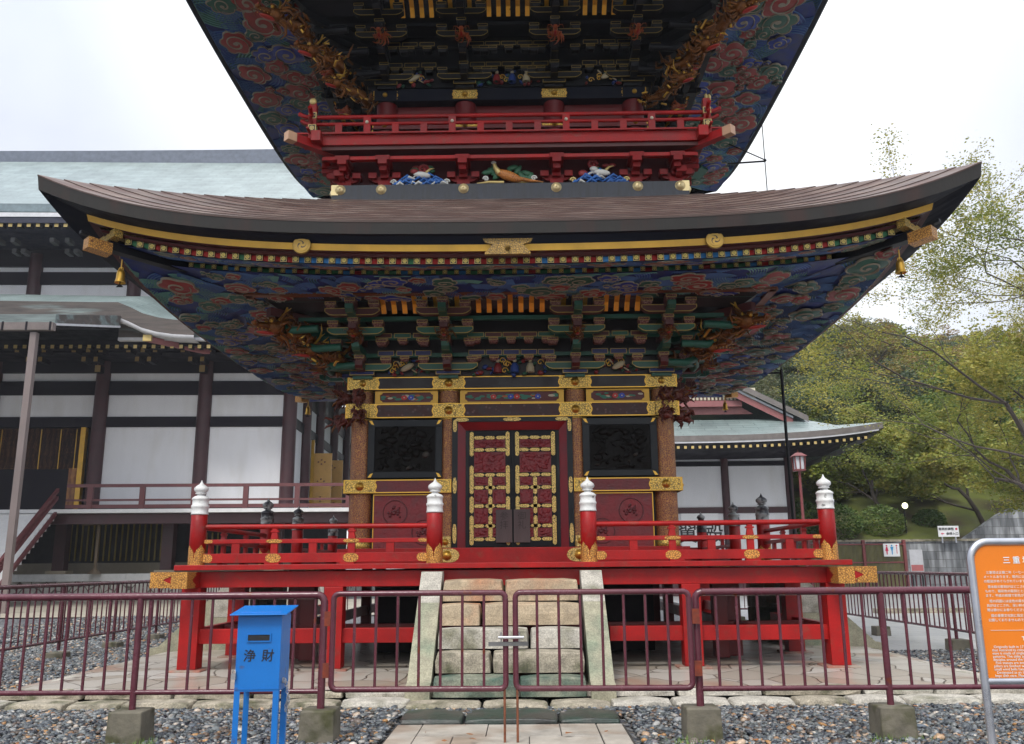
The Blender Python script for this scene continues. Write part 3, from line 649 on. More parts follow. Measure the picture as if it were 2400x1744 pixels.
# corner beams, their gilt ends, hanging bells
def diag(q, c, r0, r1, z0, z1, w, h, m=0):
    """beam from radius r0 to r1 along the diagonal of corner c"""
    a = -3 * pi / 4 + c * pi / 2; u = (cos(a), sin(a)); v = (-sin(a), cos(a)); e = sqrt(2)
    P = [(u[0] * r * e + v[0] * s * w / 2, u[1] * r * e + v[1] * s * w / 2, z) for r, z in ((r0, z0), (r1, z1)) for s in (-1, 1)]
    A, B, C_, D_ = P[0], P[1], P[2], P[3]
    q.hexa([A, B, D_, C_] + [(p[0], p[1], p[2] + h) for p in (A, B, D_, C_)], m)
for c in range(4):
    q = MB(); diag(q, c, 2.3, 5.4, 5.34, 5.6, .15, .14); o = q.build('corner_beam', [BLACK, GOLDF], PAG)
    q = MB(); diag(q, c, 5.38, 5.6, 5.53, 5.56, .2, .15); q.build('gilt_beam_end', GOLDO if c else GOLDO, o)
    q = MB(); diag(q, c, 5.54, 5.66, 5.72, 5.75, .08, .04); q.build('beam_cap', BLACK, o)
    q = MB(); diag(q, c, 5.12, 5.5, 5.84, 5.96, .5, .04); diag(q, c, 5.34, 5.42, 5.72, 5.73, .55, .11); q.build('gilt_corner_ornament', GOLDF, o)
def bell(c, K, z, label='', g='wind bells under the pagoda eave corners', s=1.):
    a = -3 * pi / 4 + c * pi / 2; x, y = K * sqrt(2) * cos(a), K * sqrt(2) * sin(a)
    t = thing('wind_bell', (x, y, z - .34 * s), label, 'bell', g)
    q = MB(); q.lathe([(0, .3 * s), (.04 * s, .3 * s), (.075 * s, .27 * s), (.088 * s, .2 * s), (.092 * s, .1 * s), (.11 * s, .02 * s), (.12 * s, 0), (.11 * s, 0), (.085 * s, .1 * s)], (x, y, z - .34 * s), 16)
    q.tube([(x, y, z - .04), (x, y, z + .12)], .01, 6); q.tube([(x + .03 * cos(v), y, z - .02 + .03 * sin(v)) for v in [pi * i / 4 for i in range(9)]], .009, 5); q.build('bell_body', GOLD, t)
    q = MB(); q.tube([(x, y, z - .3 * s), (x, y, z - .4 * s)], .008, 5); q.prism([(x - .05, z - .44 * s), (x + .05, z - .44 * s), (x + .03, z - .4 * s), (x, z - .37 * s), (x - .03, z - .4 * s)], 'y', y - .004, y + .004); q.build('clapper', BLACK, t)
for c, n in enumerate(('front great hall side', 'front side hall', 'far side hall', 'far great hall side')): bell(c, 5.26, 5.4, s=.62, label= 'small gilded wind bell hanging under the %s corner of the lower eave' % n)
# ---------------------------------------------------------------- lower roof covering: stepped courses
NC = 15
SHING = mat('brown copper shingle', (.09, .046, .036), .5, var=.4, vs_=5, stretch=(.35, .35, 1.5), bump=.5, bs=18, col2=(.19, .135, .11), pat='noise', ps=6, pth=(.42, .68), spec=.6)
def roofz(u, zt): return 5.805 + (zt - 5.805) * (u ** 1.12 * .9 + .1 * u)
for k in range(4):
    q = MB()
    for c in range(NC):
        u0, u1 = c / NC, (c + 1) / NC; r0, r1 = RL - (RL - 2.7) * u0, RL - (RL - 2.7) * u1
        z0, z1 = roofz(u0, 7.5) + .012, roofz(u1, 7.5)
        rl = r0 + .0; n = 60; V = []
        for i in range(n + 1):
            t = -1 + 2 * i / n; rf, uf = ecurve(t); l0 = uf * (1 - u0) ** 1.3; l1 = uf * (1 - u1) ** 1.3; ya = rf + (2.7 - rf) * u0; yb = rf + (2.7 - rf) * u1
            V += [(rl * t, -ya - .004, z0 - .02 + l0), (rl * t, -ya - .004, z0 + l0), (r1 * t, -yb, z1 + l1)]
        q.add(V, [(3 * i + j, 3 * i + j + 3, 3 * i + j + 4, 3 * i + j + 1) for i in range(n) for j in (1,)], 0)
        q.add(V, [(3 * i, 3 * i + 3, 3 * i + 4, 3 * i + 1) for i in range(n)], 1)
    q.rot(k).build('lower_roof', [SHING, mat('dark shingle butt', (.045, .022, .016), .6)], PAG)
q = MB()
for c in range(4):
    a = [(RL - .02, 5.60 + .72), (5.3, 5.9 + .42), (4.6, 6.35 + .2), (3.8, 6.9 + .08), (2.9, 7.5)]
    s1, s2 = ((-1, -1), (1, -1), (1, 1), (-1, 1))[c]
    q.tube([(s1 * r, s2 * r, z + .0) for r, z in a], .035, 6)
pass
# ---------------------------------------------------------------- bracket sets
def arm(q, x0, x1, y, z, h=.12, d=.12, m=0, me=1, w=.012):
    """boat-shaped bracket arm with an edged face"""
    c = .3 * h + .03; P = [(x0, z + h), (x0, z + h * .55), (x0 + c, z + .12 * h), (x0 + 1.8 * c, z), (x1 - 1.8 * c, z), (x1 - c, z + .12 * h), (x1, z + h * .55), (x1, z + h)]
    q.prism(P, 'y', y, y + d, m)
    if me is None: return
    cx, cz = (x0 + x1) / 2, z + h / 2; L = (x1 - x0) / 2
    I = [(cx + (p[0] - cx) * (1 - w / L), cz + (p[1] - cz) * (1 - 2 * w / h)) for p in P]; n = len(P)
    q.add([(p[0], y - .003, p[1]) for p in P] + [(p[0], y - .003, p[1]) for p in I], [[i, (i + 1) % n, n + (i + 1) % n, n + i] for i in range(n)], me)
def blk(q, x, y, z, w=.2, h=.1, m=0, mt=0, me=1):
    """bearing block: tapered foot, edged upper plate"""
    a, b = w * .36, w / 2; hz = z + h * .5
    q.hexa([(x - a, y - a, z), (x + a, y - a, z), (x + a, y + a, z), (x - a, y + a, z), (x - b, y - b, hz), (x + b, y - b, hz), (x + b, y + b, hz), (x - b, y + b, hz)], m)
    q.ebox(x - b, x + b, y - b, y + b, hz + .0005, z + h, mt, me, .008)
def dragon_head(q, c, dirv, s, m=0, mh=1, ms=2):
    """carved dragon head: snout, open jaws, brow, eyes, horns, whiskers and mane"""
    d = Vector(dirv).normalized(); up_ = Vector((0, 0, 1)); sd_ = d.cross(up_).normalized(); up2 = sd_.cross(d)
    def W(a, b, e): return Vector(c) + d * a * s + sd_ * b * s + up2 * e * s
    R3 = Matrix((d, sd_, up2)).transposed()
    q.ball(W(0, 0, 0), (.17 * s, .14 * s, .13 * s), m, 12, 8, R3); q.ball(W(.2, 0, .0), (.18 * s, .085 * s, .06 * s), m, 12, 8, R3)
    q.ball(W(.36, 0, .03), (.06 * s, .075 * s, .05 * s), m, 10, 6, R3); q.ball(W(.17, 0, -.11), (.17 * s, .06 * s, .03 * s), ms, 10, 6, R3)
    for g in (-1, 1):
        q.ball(W(.12, g * .085, .08), .034 * s, mh, 8, 6); q.ball(W(.1, g * .08, .12), (.07 * s, .03 * s, .025 * s), m, 8, 5, R3); q.ball(W(.38, g * .04, .05), .022 * s, ms, 8, 5)
        q.tube([W(-.02, g * .07, .1), W(-.12, g * .11, .24), W(-.16, g * .12, .38), W(-.12, g * .16, .5)], [.028 * s, .022 * s, .016 * s, .004 * s], 6, mh)
        q.tube([W(-.13, g * .11, .26), W(-.2, g * .16, .32)], [.016 * s, .004 * s], 5, mh)
        q.tube([W(.34, g * .06, -.01), W(.42, g * .14, .04), W(.36, g * .24, .08), W(.24, g * .28, .02)], [.014 * s, .012 * s, .01 * s, .003 * s], 5, m)
        q.tube([W(-.02, g * .12, .02), W(-.1, g * .22, .06), W(-.16, g * .2, .0)], [.03 * s, .025 * s, .004 * s], 6, m)
        for t in range(5): q.ball(W(.06 + .07 * t, g * .055, -.055), .011 * s, mh, 5, 4)
    rr = random.Random(int(s * 100) + int(c[0] * 10))
    for i in range(16):
        a = rr.uniform(0, 2 * pi); b = rr.uniform(.08, .17); e = rr.uniform(.02, .16)
        q.tube([W(-.04, b * cos(a), b * sin(a)), W(-.14, 1.5 * b * cos(a), 1.5 * b * sin(a)), W(-.1 - e, 2. * b * cos(a + .4), 2. * b * sin(a + .4)), W(-.05 - e, 2.5 * b * cos(a + .7), 2.5 * b * sin(a + .7))], [.03 * s, .026 * s, .018 * s, .004 * s], 5, m)
def brackets(k, x, base, wall, mats, tiers=4, full=True, head=True, corner=0, scl=1., headmat=None):
    """one stepped bracket set on a column head; mats: 0 arm A, 1 edge, 2 arm B, 3 block, 4 plaque, 5 head"""
    q = MB(); st, sz = .3, .222
    q.ebox(x - .2, x + .2, wall - .17, wall + .2, base + .0, base + .13, 4, 1, .01)
    q.box(x - .16, x + .16, wall - .12, wall + .15, base - .05, base)
    for t in range(tiers):
        y = wall - .2 - st * t; z = base + .06 + sz * t; mA = 0 if t != 3 and t != 1 else 2; L = .48 - .02 * t
        if t != 1: arm(q, x - L, x + L, y - .02, z, .115, .12, mA, 1)
        for xx in ((-L + .09, L - .09) if t != 1 else (-.36, .36)): blk(q, x + xx, y + .04, z + .12, .17, .1, 3, 3, 1)
        # arm running outwards
        q.ebox(x - .06, x + .06, y - .2, wall + .1, z - .01, z + .11, 2 if t % 2 == 0 else 0, 1, .01)
        q.hexa([(x - .06, y - .28, z + .04), (x + .06, y - .28, z + .04), (x + .06, y - .2, z - .01), (x - .06, y - .2, z - .01), (x - .06, y - .28, z + .11), (x + .06, y - .28, z + .11), (x + .06, y - .2, z + .11), (x - .06, y - .2, z + .11)], 2 if t % 2 == 0 else 0)
        blk(q, x, y - .16, z + .112, .16, .1, 3, 3, 1)
    q.box(x - .075, x + .075, wall - 1.25, wall - .9, base + .78, base + .96, 2)
    o = q.rot(k).build('bracket_set', mats[:5], PAG)
    if head:
        q = MB(); dragon_head(q, (x, wall - .9, base + .5), (0, -1, -.1), .5 * scl); q.rot(k).build('dragon_head', headmat, o)
    return o
BLKP = mat('brown red diaper block', (.1, .018, .014), .5, var=.2, col2=(.3, .17, .12), pat='edge', ps=30, pth=(.08, .02))
LM = [GREEN, mat('dull gilt edging', (.42, .29, .07), .45, .3), DRED, BLKP, mat('indigo plaque', (.01, .015, .1), .45)]
UM = [BLACK, mat('gilt edging', (.3, .2, .04), .4, .4), BLACK, BLACK, BLACK]
HM = [DRAG, GOLD, mat('dragon tongue red', (.4, .03, .02), .4)]
HMU = [mat('vermilion dragon carving', (.34, .07, .015), .42, .25, var=.4, bump=.8, bs=40), GOLD, mat('dragon tongue red', (0, 0, 0))]
def storey_brackets(base, wall, cols, mats, hm, zs, purl, dr):
    for k in range(4):
        if k == 2: continue
        for x in cols: brackets(k, x, base, wall, mats, headmat=hm, full=True)
        q = MB()                                        # continuous beams, small plaques and the gilt ribbed cove
        for t in range(4):
            y = wall - .2 - .3 * t; z = base + .06 + .222 * t
            q.box(-abs(y) + .0, abs(y) - .0, y + .0, y + .08, z + .225, z + .285, purl); 
        q.box(-abs(wall) , abs(wall), wall - .05, wall + .1, base, base + 1., 3)
        q.rot(k).build('bracket_purlin', [mats[0], mats[1], mats[2], BKB if mats is LM else BLACK], PAG)
        q = MB(); n = 0
        xs_ = [-2.02 + .0, -1.72, -1.42] + [-.56, -.28, 0, .28, .56] + [1.42, 1.72, 2.02]
        for xx in xs_:
            for (z, t, mm) in ((base + .3, 0, 4), (base + .52, 1, 3)):
                y = wall - .2 - .3 * t; 
                if z < base + .4: q.ebox(xx - .13, xx + .13, y - .02, y + .1, z, z + .085, 4, 1, .008)
                else: q.ebox(xx - .13, xx + .13, y - .02, y + .1, z, z + .075, 0 if int(xx * 10) % 2 else 2, 1, .008)
                blk(q, xx, y + .06, z - .085, .15, .08, 3, 3, 1); q.cut()
        if k == 0: q.rot(k).build_each('bracket_plaque', mats[:5], PAG)
        else: q.rot(k).build('bracket_plaque_row', mats[:5], PAG, kind='stuff')
        # gilt ribs of the cove between the outer brackets
        q = MB(); yo, yi = wall - 1.28, wall - .92; zo, zi = base + 1.0, base + .80
        for i in range(-12, 13):
            xx = i * .1625
            if abs(xx) > 2.3: continue
            P = []
            for t in (0, .33, .66, 1): P.append((yi + (yo - yi) * t, zi + (zo - zi) * (t ** .55)))
            for a, b in zip(P[:-1], P[1:]): q.hexa([(xx - .037, b[0], b[1]), (xx + .037, b[0], b[1]), (xx + .037, a[0], a[1]), (xx - .037, a[0], a[1]), (xx - .037, b[0], b[1] + .03), (xx + .037, b[0], b[1] + .03), (xx + .037, a[0], a[1] + .03), (xx - .037, a[0], a[1] + .03)], 0)
        q.v and q.rot(k).build('gilt_cove_ribs', mat('burnished cove gilt', (.7, .36, .035), .34, .6, var=.25), PAG, kind='stuff')
        q = MB(); q.hexa([(-abs(yo), yo, zo + .06), (abs(yo), yo, zo + .06), (abs(yi), yi, zi + .05), (-abs(yi), yi, zi + .05), (-abs(yo), yo, zo + .09), (abs(yo), yo, zo + .09), (abs(yi), yi, zi + .09), (-abs(yi), yi, zi + .09)]); 
        q.box(-abs(yo) - .1, abs(yo) + .1, yo - .12, yo, zo - .03, zo + .09, 1)
        q.rot(k).build('eave_purlin', [BKB if mats is LM else BLACK, mat('orange brown purlin', (.16, .045, .012), .5, var=.25) if mats is LM else BLACK], PAG)
    for c in range(4):                                  # corner: diagonal arms and dragons
        q = MB()
        for t in range(4): diag(q, c, abs(wall) - .1, abs(wall) + .28 + .27 * t, base + .05 + .222 * t, base + .07 + .222 * t, .13, .13, 0 if t % 2 == 0 else 2)
        s1, s2 = ((-1, -1), (1, -1), (1, 1), (-1, 1))[c]
        for t in range(3):
            r = abs(wall) + .25 + .3 * t; z = base + .12 + .222 * t
            q.tube([(s1 * (r - .5), s2 * (r + .12), z), (s1 * (r - .1), s2 * (r + .1), z - .02), (s1 * (r + .06), s2 * (r + .06), z + .05), (s1 * (r + .08), s2 * (r - .02), z + .1)], .06, 8, 0)
            q.tube([(s1 * (r + .12), s2 * (r - .5), z), (s1 * (r + .1), s2 * (r - .1), z - .02), (s1 * (r + .06), s2 * (r + .06), z + .05)], .06, 8, 0)
        o = q.build('corner_bracket', mats[:5], PAG)
        for r, z, s in dr:
            a = -3 * pi / 4 + c * pi / 2; q = MB(); dragon_head(q, (r * sqrt(2) * cos(a), r * sqrt(2) * sin(a), z), (cos(a), sin(a), -.1 + (0.05)), s)
            L = r * sqrt(2)
            P = [Vector((cos(a) * (L - .2 - .25 * i) + .1 * sin(2 * i) * -sin(a), sin(a) * (L - .2 - .25 * i) + .1 * sin(2 * i) * cos(a), z - .02 - .06 * i)) for i in range(4)]
            q.tube(P[:3], [.12 * s, .13 * s, .06 * s], 10, 0)
            rr = random.Random(c + int(s * 10))
            for i in range(60):                        # scales, claws and flame curls
                p = P[rr.randrange(3)] + Vector((rr.uniform(-.2, .2), rr.uniform(-.2, .2), rr.uniform(-.18, .18))) * s
                g = p + Vector((rr.uniform(-.14, .14), rr.uniform(-.14, .14), rr.uniform(-.12, .12))) * s; h = g + Vector((rr.uniform(-.1, .1), rr.uniform(-.1, .1), rr.uniform(-.02, .12))) * s
                q.tube([p, g, h], [.03 * s, .025 * s, .004], 5, 0 if rr.random() < .85 else 1)
            q.build('corner_dragon', [DRAG, GOLD, HM[2]], PAG)
    # low carvings between the lowest arms
    cm = [mat('carving blue', (.02, .05, .2), .5), mat('carving crimson', (.2, .02, .02), .5), mat('carving cream', (.4, .33, .2), .5), mat('carving green', (.02, .09, .05), .5), GOLD]
    for k in (0, 1, 3):
        for x, w in ((-1.7, .36), (0, .62), (1.7, .36)):
            q = MB(); rr = random.Random(int(x * 10) + k + int(base)); y = wall - .1
            for i in range(int(60 * w)):
                xx = rr.uniform(-w, w); zz = rr.uniform(0, .3) * (1 - (xx / w) ** 2 * .7); q.ball((x + xx, y, base + zz), (rr.uniform(.02, .06), .04, rr.uniform(.015, .04)), rr.choice((0, 1, 3, 3, 1)), 8, 5, Matrix.Rotation(rr.uniform(-1, 1), 3, 'Y'))
            for i in range(5):
                xx = rr.uniform(-w, w) * .9; zz = rr.uniform(.04, .22); q.tube([(x + xx + .06 * (1 - t / 9) * cos(t * .9), y - .05, base + zz + .06 * (1 - t / 9) * sin(t * .9)) for t in range(9)], .009, 5, 4)
            if w > .5:                                 # three small robed figures
                for fx, c1 in ((-.22, 1), (.05, 0), (.3, 2)):
                    q.lathe([(.07, 0), (.065, .08), (.04, .15), (0, .17)], (x + fx, y - .06, base + .02), 10, c1); q.ball((x + fx, y - .06, base + .215), .032, 2, 8, 6); q.ball((x + fx, y - .055, base + .235), .03, 0, 8, 5)
            else:                                      # a crane
                q.ball((x + .02, y - .07, base + .12), (.12, .03, .05), 2, 10, 6, Matrix.Rotation(-.5, 3, 'Y')); q.tube([(x + .1, y - .07, base + .08), (x + .18, y - .07, base + .03)], .012, 5, 2); q.tube([(x - .08, y - .07, base + .16), (x - .14, y - .07, base + .22)], .014, 5, 2)
            q.rot(k).build('frog_leg_carving', cm, PAG)
storey_brackets(4.42, -2.6, (-BL + .02, -BC, BC, BL - .02), LM, HM, 1, 0, ((3.6, 5.0, .95), (3.15, 4.74, .85)))
# carved animal noses on the beam ends at the corners
for c in range(4):
    s1, s2 = ((-1, -1), (1, -1), (1, 1), (-1, 1))[c]
    q = MB(); rr = random.Random(c)
    for dx, dy in ((1, 0), (0, 1)):
        o_ = Vector((s1 * (2.62 + (.0)), s2 * 2.45, 4.08)) if dx else Vector((s1 * 2.45, s2 * 2.62, 4.08))
        d = Vector((s1 * dx, s2 * dy, 0))
        for zz in (0, -.32):
            o2 = o_ + Vector((0, 0, zz)); q.ball(o2 + d * .08, (.11, .11, .1), 0, 10, 6); q.ball(o2 + d * .2 + Vector((0, 0, -.05)), (.08, .08, .06), 0, 10, 6)
            for i in range(34): p = o2 + d * rr.uniform(0, .24) + Vector((rr.uniform(-.09, .09), rr.uniform(-.09, .09), rr.uniform(-.1, .1))); p2 = p + Vector((rr.uniform(-.06, .06), rr.uniform(-.06, .06), rr.uniform(-.08, .06))) + d * .05; q.tube([p, p2, p2 + Vector((rr.uniform(-.05, .05), rr.uniform(-.05, .05), -.05))], [.022, .018, .003], 5, 0 if rr.random() < .85 else 1)
    q.build('carved_nose', [mat('umber red carving', (.11, .022, .012), .45, .2, var=.4, bump=.6), DRAG], PAG)
# ---------------------------------------------------------------- second storey base and balcony
q = MB(); q.box(-2.97, 2.97, -2.97, 2.97, 7.3, 7.62); q.build('balcony_base_beam', BLACKW, PAG, .01)
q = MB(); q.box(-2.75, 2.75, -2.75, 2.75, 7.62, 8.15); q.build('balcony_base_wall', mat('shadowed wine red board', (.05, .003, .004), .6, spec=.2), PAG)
for k in range(4):
    q = MB()
    for x in (-2.82, -2.14, -.77, .77, 2.12, 2.82): boss(q, x, 7.53, -2.971, .07); q.cut()
    for s in (-1, 1): q.prism([(s * 2.97, 7.44), (s * 2.97, 7.62), (s * 2.85, 7.62), (s * 2.9, 7.53), (s * 2.85, 7.44)][::s], 'y', -2.975, -2.971); q.cut()
    q.rot(k).build_each('gilt_boss', mat('pale gilt boss', (.72, .58, .3), .35, .5, var=.15), PAG)
    for x in (-2.77, -2.1, -.78, .78, 2.1, 2.77):
        q = MB()
        q.box(x - .11, x + .11, -2.9, -2.74, 7.62, 7.72); arm(q, x - .24, x + .24, -2.86, 7.7, .11, .1, 0, None)
        for s in (-1, 0, 1): q.box(x + s * .2 - .07, x + s * .2 + .07, -2.93, -2.76, 7.76, 7.86)
        q.box(x - .06, x + .06, -3.1, -2.75, 7.82, 7.93); q.box(x - .075, x + .075, -3.18, -2.76, 7.9, 7.98)
        q.box(x - .12, x + .12, -3.17, -2.76, 7.98, 8.06)
        if k != 2: q.rot(k).build('balcony_bracket', mat('deep vermilion bracket', (.2, .003, .003), .5, spec=.3, var=.25), PAG, .006)
    q = MB(); q.box(-3.1, 3.1, -3.12, -3.02, 8.0, 8.065); q.box(-3.42, 3.42, -3.24, -3.08, 8.21, 8.39)
    q.hexa([(-3.42, -3.42, 8.2), (3.42, -3.42, 8.2), (2.2, -2.2, 8.2), (-2.2, -2.2, 8.2), (-3.42, -3.42, 8.235), (3.42, -3.42, 8.235), (2.2, -2.2, 8.235), (-2.2, -2.2, 8.235)] ) if 0 else None
    for i in range(0): pass
    o = q.rot(k).build('balcony_beam', RED, PAG, .006)
q = MB(); q.box(-3.2, 3.2, -3.2, 3.2, 8.14, 8.2); q.build('balcony_floor', DRED, PAG)
for k in range(4):
    q = MB(); y = -3.26
    q.box(-3.5, 3.5, y - .04, y + .0, 8.385, 8.41)
    for z, h, e in ((8.57, .03, .2), (8.695, .036, .24)):
        P = [(-3.25 - e, y, z + .07), (-3.25 - e * .55, y, z + .02), (-3.25, y, z), (0, y, z), (3.25, y, z), (3.25 + e * .55, y, z + .02), (3.25 + e, y, z + .07)]
        q.tube(P, h, 8)
    for i, x in enumerate([j * .47 for j in range(-6, 7)]):
        q.box(x - .055, x + .055, y - .025, y + .03, 8.41, 8.56)
        if i % 3 == 0 or 1: 
            if abs(abs(x) - .94) < .1 or abs(abs(x) - 2.35) < .1 : q.box(x - .06, x + .06, y - .03, y + .03, 8.56, 8.68)
    o = q.rot(k).build('balcony_rail', RED, PAG)
    q = MB()
    for x in (-2.35, -.94, .94, 2.35): q.ball((x, y - .03, 8.59), .03, 0, 10, 6); q.cut()
    q.rot(k).build_each('ivory_stud', IVORY, o)
    for s in (-1,):
        q = MB(); q.box(-3.31, -3.19, y - .06, y + .06, 8.3, 8.93); p = q.rot(k).build('balcony_post', RED, PAG, .006)
        q = MB()
        for z, h in ((8.48, .13), (8.71, .11)): 
            for a in range(4):
                g = MB(); g.box(-.066, .066, -.065, -.061, z - h / 2, z + h / 2, 0); g.box(-.05, .05, -.0665, -.0652, z - h / 2 + .012, z + h / 2 - .012, 1)
                if h > .12: crest(g, 0, z, -.0668, .045, 0, 1, False)
                else: g.prism([(-.045, z), (0, z - .03), (.045, z), (0, z + .03)], 'y', -.07, -.0666, 0)
                q.merge(g.rot(a), lambda v: (v[0] - 3.25, v[1] - 3.26, v[2]))
            q.cut()
        q.lathe([(0, 0), (.055, 0), (.06, .02), (.035, .04), (.0, .045)], (-3.25, -3.305, 8.96), 14, 0, True, 'y'); q.ball((-3.25, -3.27, 8.96), (.05, .03, .075), 0, 12, 8)
        q.rot(k).build_each('gilt_post_plate', [GOLDE, INK], p)
for c in range(4):
    q = MB(); diag(q, c, 2.6, 3.58, 8.12, 8.14, .13, .14, 0); o = q.build('corner_beam', RED, PAG)
    q = MB(); diag(q, c, 3.48, 3.59, 8.13, 8.133, .14, .15, 0); q.build('gilt_beam_end', mat('peach gilt end', (.55, .33, .2), .45, .2, var=.2), o)
# three carvings in the balcony base
CB = [mat('wave blue paint', (.02, .12, .4), .45, var=.3), mat('carving white', (.6, .6, .55), .5), mat('carving leaf green', (.03, .13, .06), .5, var=.3), mat('pheasant orange', (.55, .2, .03), .5, var=.3, col2=(.1, .02, .01), pat='edge', ps=40, pth=(.1, .02)), mat('carving wine red', (.25, .02, .02), .5), GOLDE]
def curl(q, x, y, z, r, m, s=1, w=.016):
    q.tube([(x + s * r * (1 - t / 13) * cos(t * .75), y, z + r * (1 - t / 13) * sin(t * .75)) for t in range(13)], w, 6, m)
for k in (0, 1, 3):
    for j, x in enumerate((-1.5, 0, 1.5)):
        q = MB(); rr = random.Random(j + 10 * k); y = -2.86
        if j != 1:
            for i in range(40):
                t = rr.uniform(-1, 1); z = 7.63 + rr.random() * .2 * (1 - t * t)
                a = x + t * .42; q.tube([(a - .1, y - rr.random() * .06, z - .03), (a, y - .04 - rr.random() * .05, z + .025), (a + .1, y - rr.random() * .06, z - .02)], [.01, .028, .01], 6, 0 if rr.random() < .8 else 1)
            for s in (-1, 1): curl(q, x + s * .44, y - .05, 7.68, .055, 5 if j == 2 else 1, s)
            q.ball((x - .28 if j == 2 else x - .1, y - .06, 7.8 if j == 2 else 7.88), (.08, .03, .06), 4 if j == 2 else 2, 10, 6)
            curl(q, x - .12 if j == 2 else x + .05, y - .07, 7.95 if j == 2 else 7.9, .09, 4, 1, .026)
            q.ball((x + .03, y - .08, 7.8), (.15, .04, .055), 1, 12, 7, Matrix.Rotation(.15, 3, 'Y')); q.ball((x - .1, y - .09, 7.86), (.07, .035, .045), 1 if j == 2 else 4, 10, 6)
            q.tube([(x + .1, y - .07, 7.84), (x + .16, y - .07, 7.9), (x + .24, y - .07, 7.92)], [.03, .02, .004], 6, 5)
            for i in range(5): q.ball((x + rr.uniform(-.25, .25), y - .02, 7.92 + rr.uniform(-.03, .05)), (.07, .03, .035), rr.choice((2, 4, 2)), 8, 5)
        else:
            for i in range(14):
                a = rr.uniform(-.4, .42); q.ball((x + a, y - .03, 7.75 + .2 * rr.random() * (1 - abs(a))), (.1, .025, .045), 2, 10, 6, Matrix.Rotation(rr.uniform(-1.2, 1.2), 3, 'Y'))
            q.ball((x - .02, y - .1, 7.75), (.24, .06, .085), 3, 14, 8, Matrix.Rotation(.38, 3, 'Y')); q.tube([(x - .17, y - .09, 7.8), (x - .24, y - .09, 7.9), (x - .26, y - .1, 7.97)], [.06, .04, .03], 8, 5); q.ball((x - .27, y - .1, 7.99), (.045, .03, .03), 1, 8, 6)
            q.tube([(x + .15, y - .09, 7.7), (x + .35, y - .09, 7.66), (x + .56, y - .09, 7.64)], [.04, .03, .005], 6, 3)
            for s in (-1, 1):
                q.tube([(x + s * .1, y - .06, 7.65), (x + s * .35, y - .06, 7.66), (x + s * .55, y - .06, 7.64)], [.03, .024, .01], 6, 5); curl(q, x + s * .4, y - .06, 7.72, .05, 1, s)
        q.rot(k).build('balcony_carving', CB, PAG)
# ---------------------------------------------------------------- second storey body
YU = -2.2
for k in range(4):
    for x in (-2.2, -.79, .79):
        q = MB(); q.lathe([(.185, 8.2), (.185, 9.48)], (x, YU, 0), 22); q.rot(k).build('column', RED2, PAG)
    q = MB(); q.box(-2.2, 2.2, YU + .02, YU + .1, 8.2, 9.5); q.rot(k).build('inner_wall', RED2, PAG)
    for z0, z1 in ((9.47, 9.7), (8.93, 9.06)):
        q = MB(); q.box(-2.42, 2.42, YU - .2, YU + .2, z0, z1); o = q.rot(k).build('tie_beam', NAVY if z0 > 9 else RED2, PAG)
        if k == 2: continue
        for a, b, l, r in ((-2.42, -2.0, 0, 1), (-1.0, -.58, 1, 1), (.58, 1.0, 1, 1), (2.0, 2.42, 1, 0)):
            q = MB(); gilt_clasp(q, a, b, z0 + .03, z1 - .03, YU - .201, l, r); boss(q, (a + b) / 2, (z0 + z1) / 2, YU - .21, .045, 1); q.rot(k).build('gilt_clasp', [GOLDF, GOLD], o)
storey_brackets(9.72, -2.36, (-2.18, -.79, .79, 2.18), UM, HMU, 1, 0, ((3.8, 10.25, .9), (3.3, 9.9, .85), (2.95, 9.5, .7)))
# ---------------------------------------------------------------- upper eave
EU = 10.80
def zup(s, r): return EU + up(s, RL, .62) * max(0, (r - 3.) / 2.) * .7
for k in range(4):
    if k != 2: cloud_board(k, 3.4, 5.4, zup, 71 + k, 1.45, .75)
    q = MB()
    for a, b, c, d, m in ((5.62, 11.12, 5.6, 10.97, 0), (5.6, 10.97, 5.56, 10.95, 1), (5.56, 10.95, 5.4, 10.93, 1), (5.4, 10.93, 5.4, 10.8, 1)):
        V = []; n = 48
        for i in range(n + 1):
            t = -1 + 2 * i / n
            for r, z in ((a, b), (c, d)): V.append((r * t, -r, z + up(t * r, RL, .62) * (1 if r > 5.5 else .84)))
        q.add(V, [(2 * i, 2 * i + 1, 2 * i + 3, 2 * i + 2) for i in range(n)], m)
    q.rot(k).build('upper_eave_moulding', [FASC, NAVY], PAG)
    q = MB(); V = []; n = 40
    for i in range(n + 1):
        t = -1 + 2 * i / n
        for u in (0, .3, .65, 1): r = 5.62 - 3.7 * u; V.append((r * t, -r, 11.12 + 2.3 * u ** 1.2 + up(t * 5.62, RL, .62) * (1 - u)))
    q.add(V, [(4 * i + j, 4 * i + j + 4, 4 * i + j + 5, 4 * i + j + 1) for i in range(n) for j in range(3)], 0, True)
    q.rot(k).build('upper_roof', SHING, PAG)
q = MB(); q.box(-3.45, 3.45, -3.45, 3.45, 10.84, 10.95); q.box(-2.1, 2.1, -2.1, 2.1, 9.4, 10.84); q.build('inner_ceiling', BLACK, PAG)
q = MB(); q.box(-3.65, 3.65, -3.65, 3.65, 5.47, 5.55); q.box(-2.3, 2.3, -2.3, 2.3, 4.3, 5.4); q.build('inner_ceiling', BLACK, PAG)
# green tablets set among the upper clouds
for sx in (-1, 1):
    q = MB()
    P = [(sx * 4.35, 3.55), (sx * 4.62, 3.7), (sx * 4.72, 3.2), (sx * 4.5, 3.0)]
    q.prism(P if sx > 0 else P[::-1], 'z', 10.7, 10.76); q.build('green_tablet', GREENC, PAG)
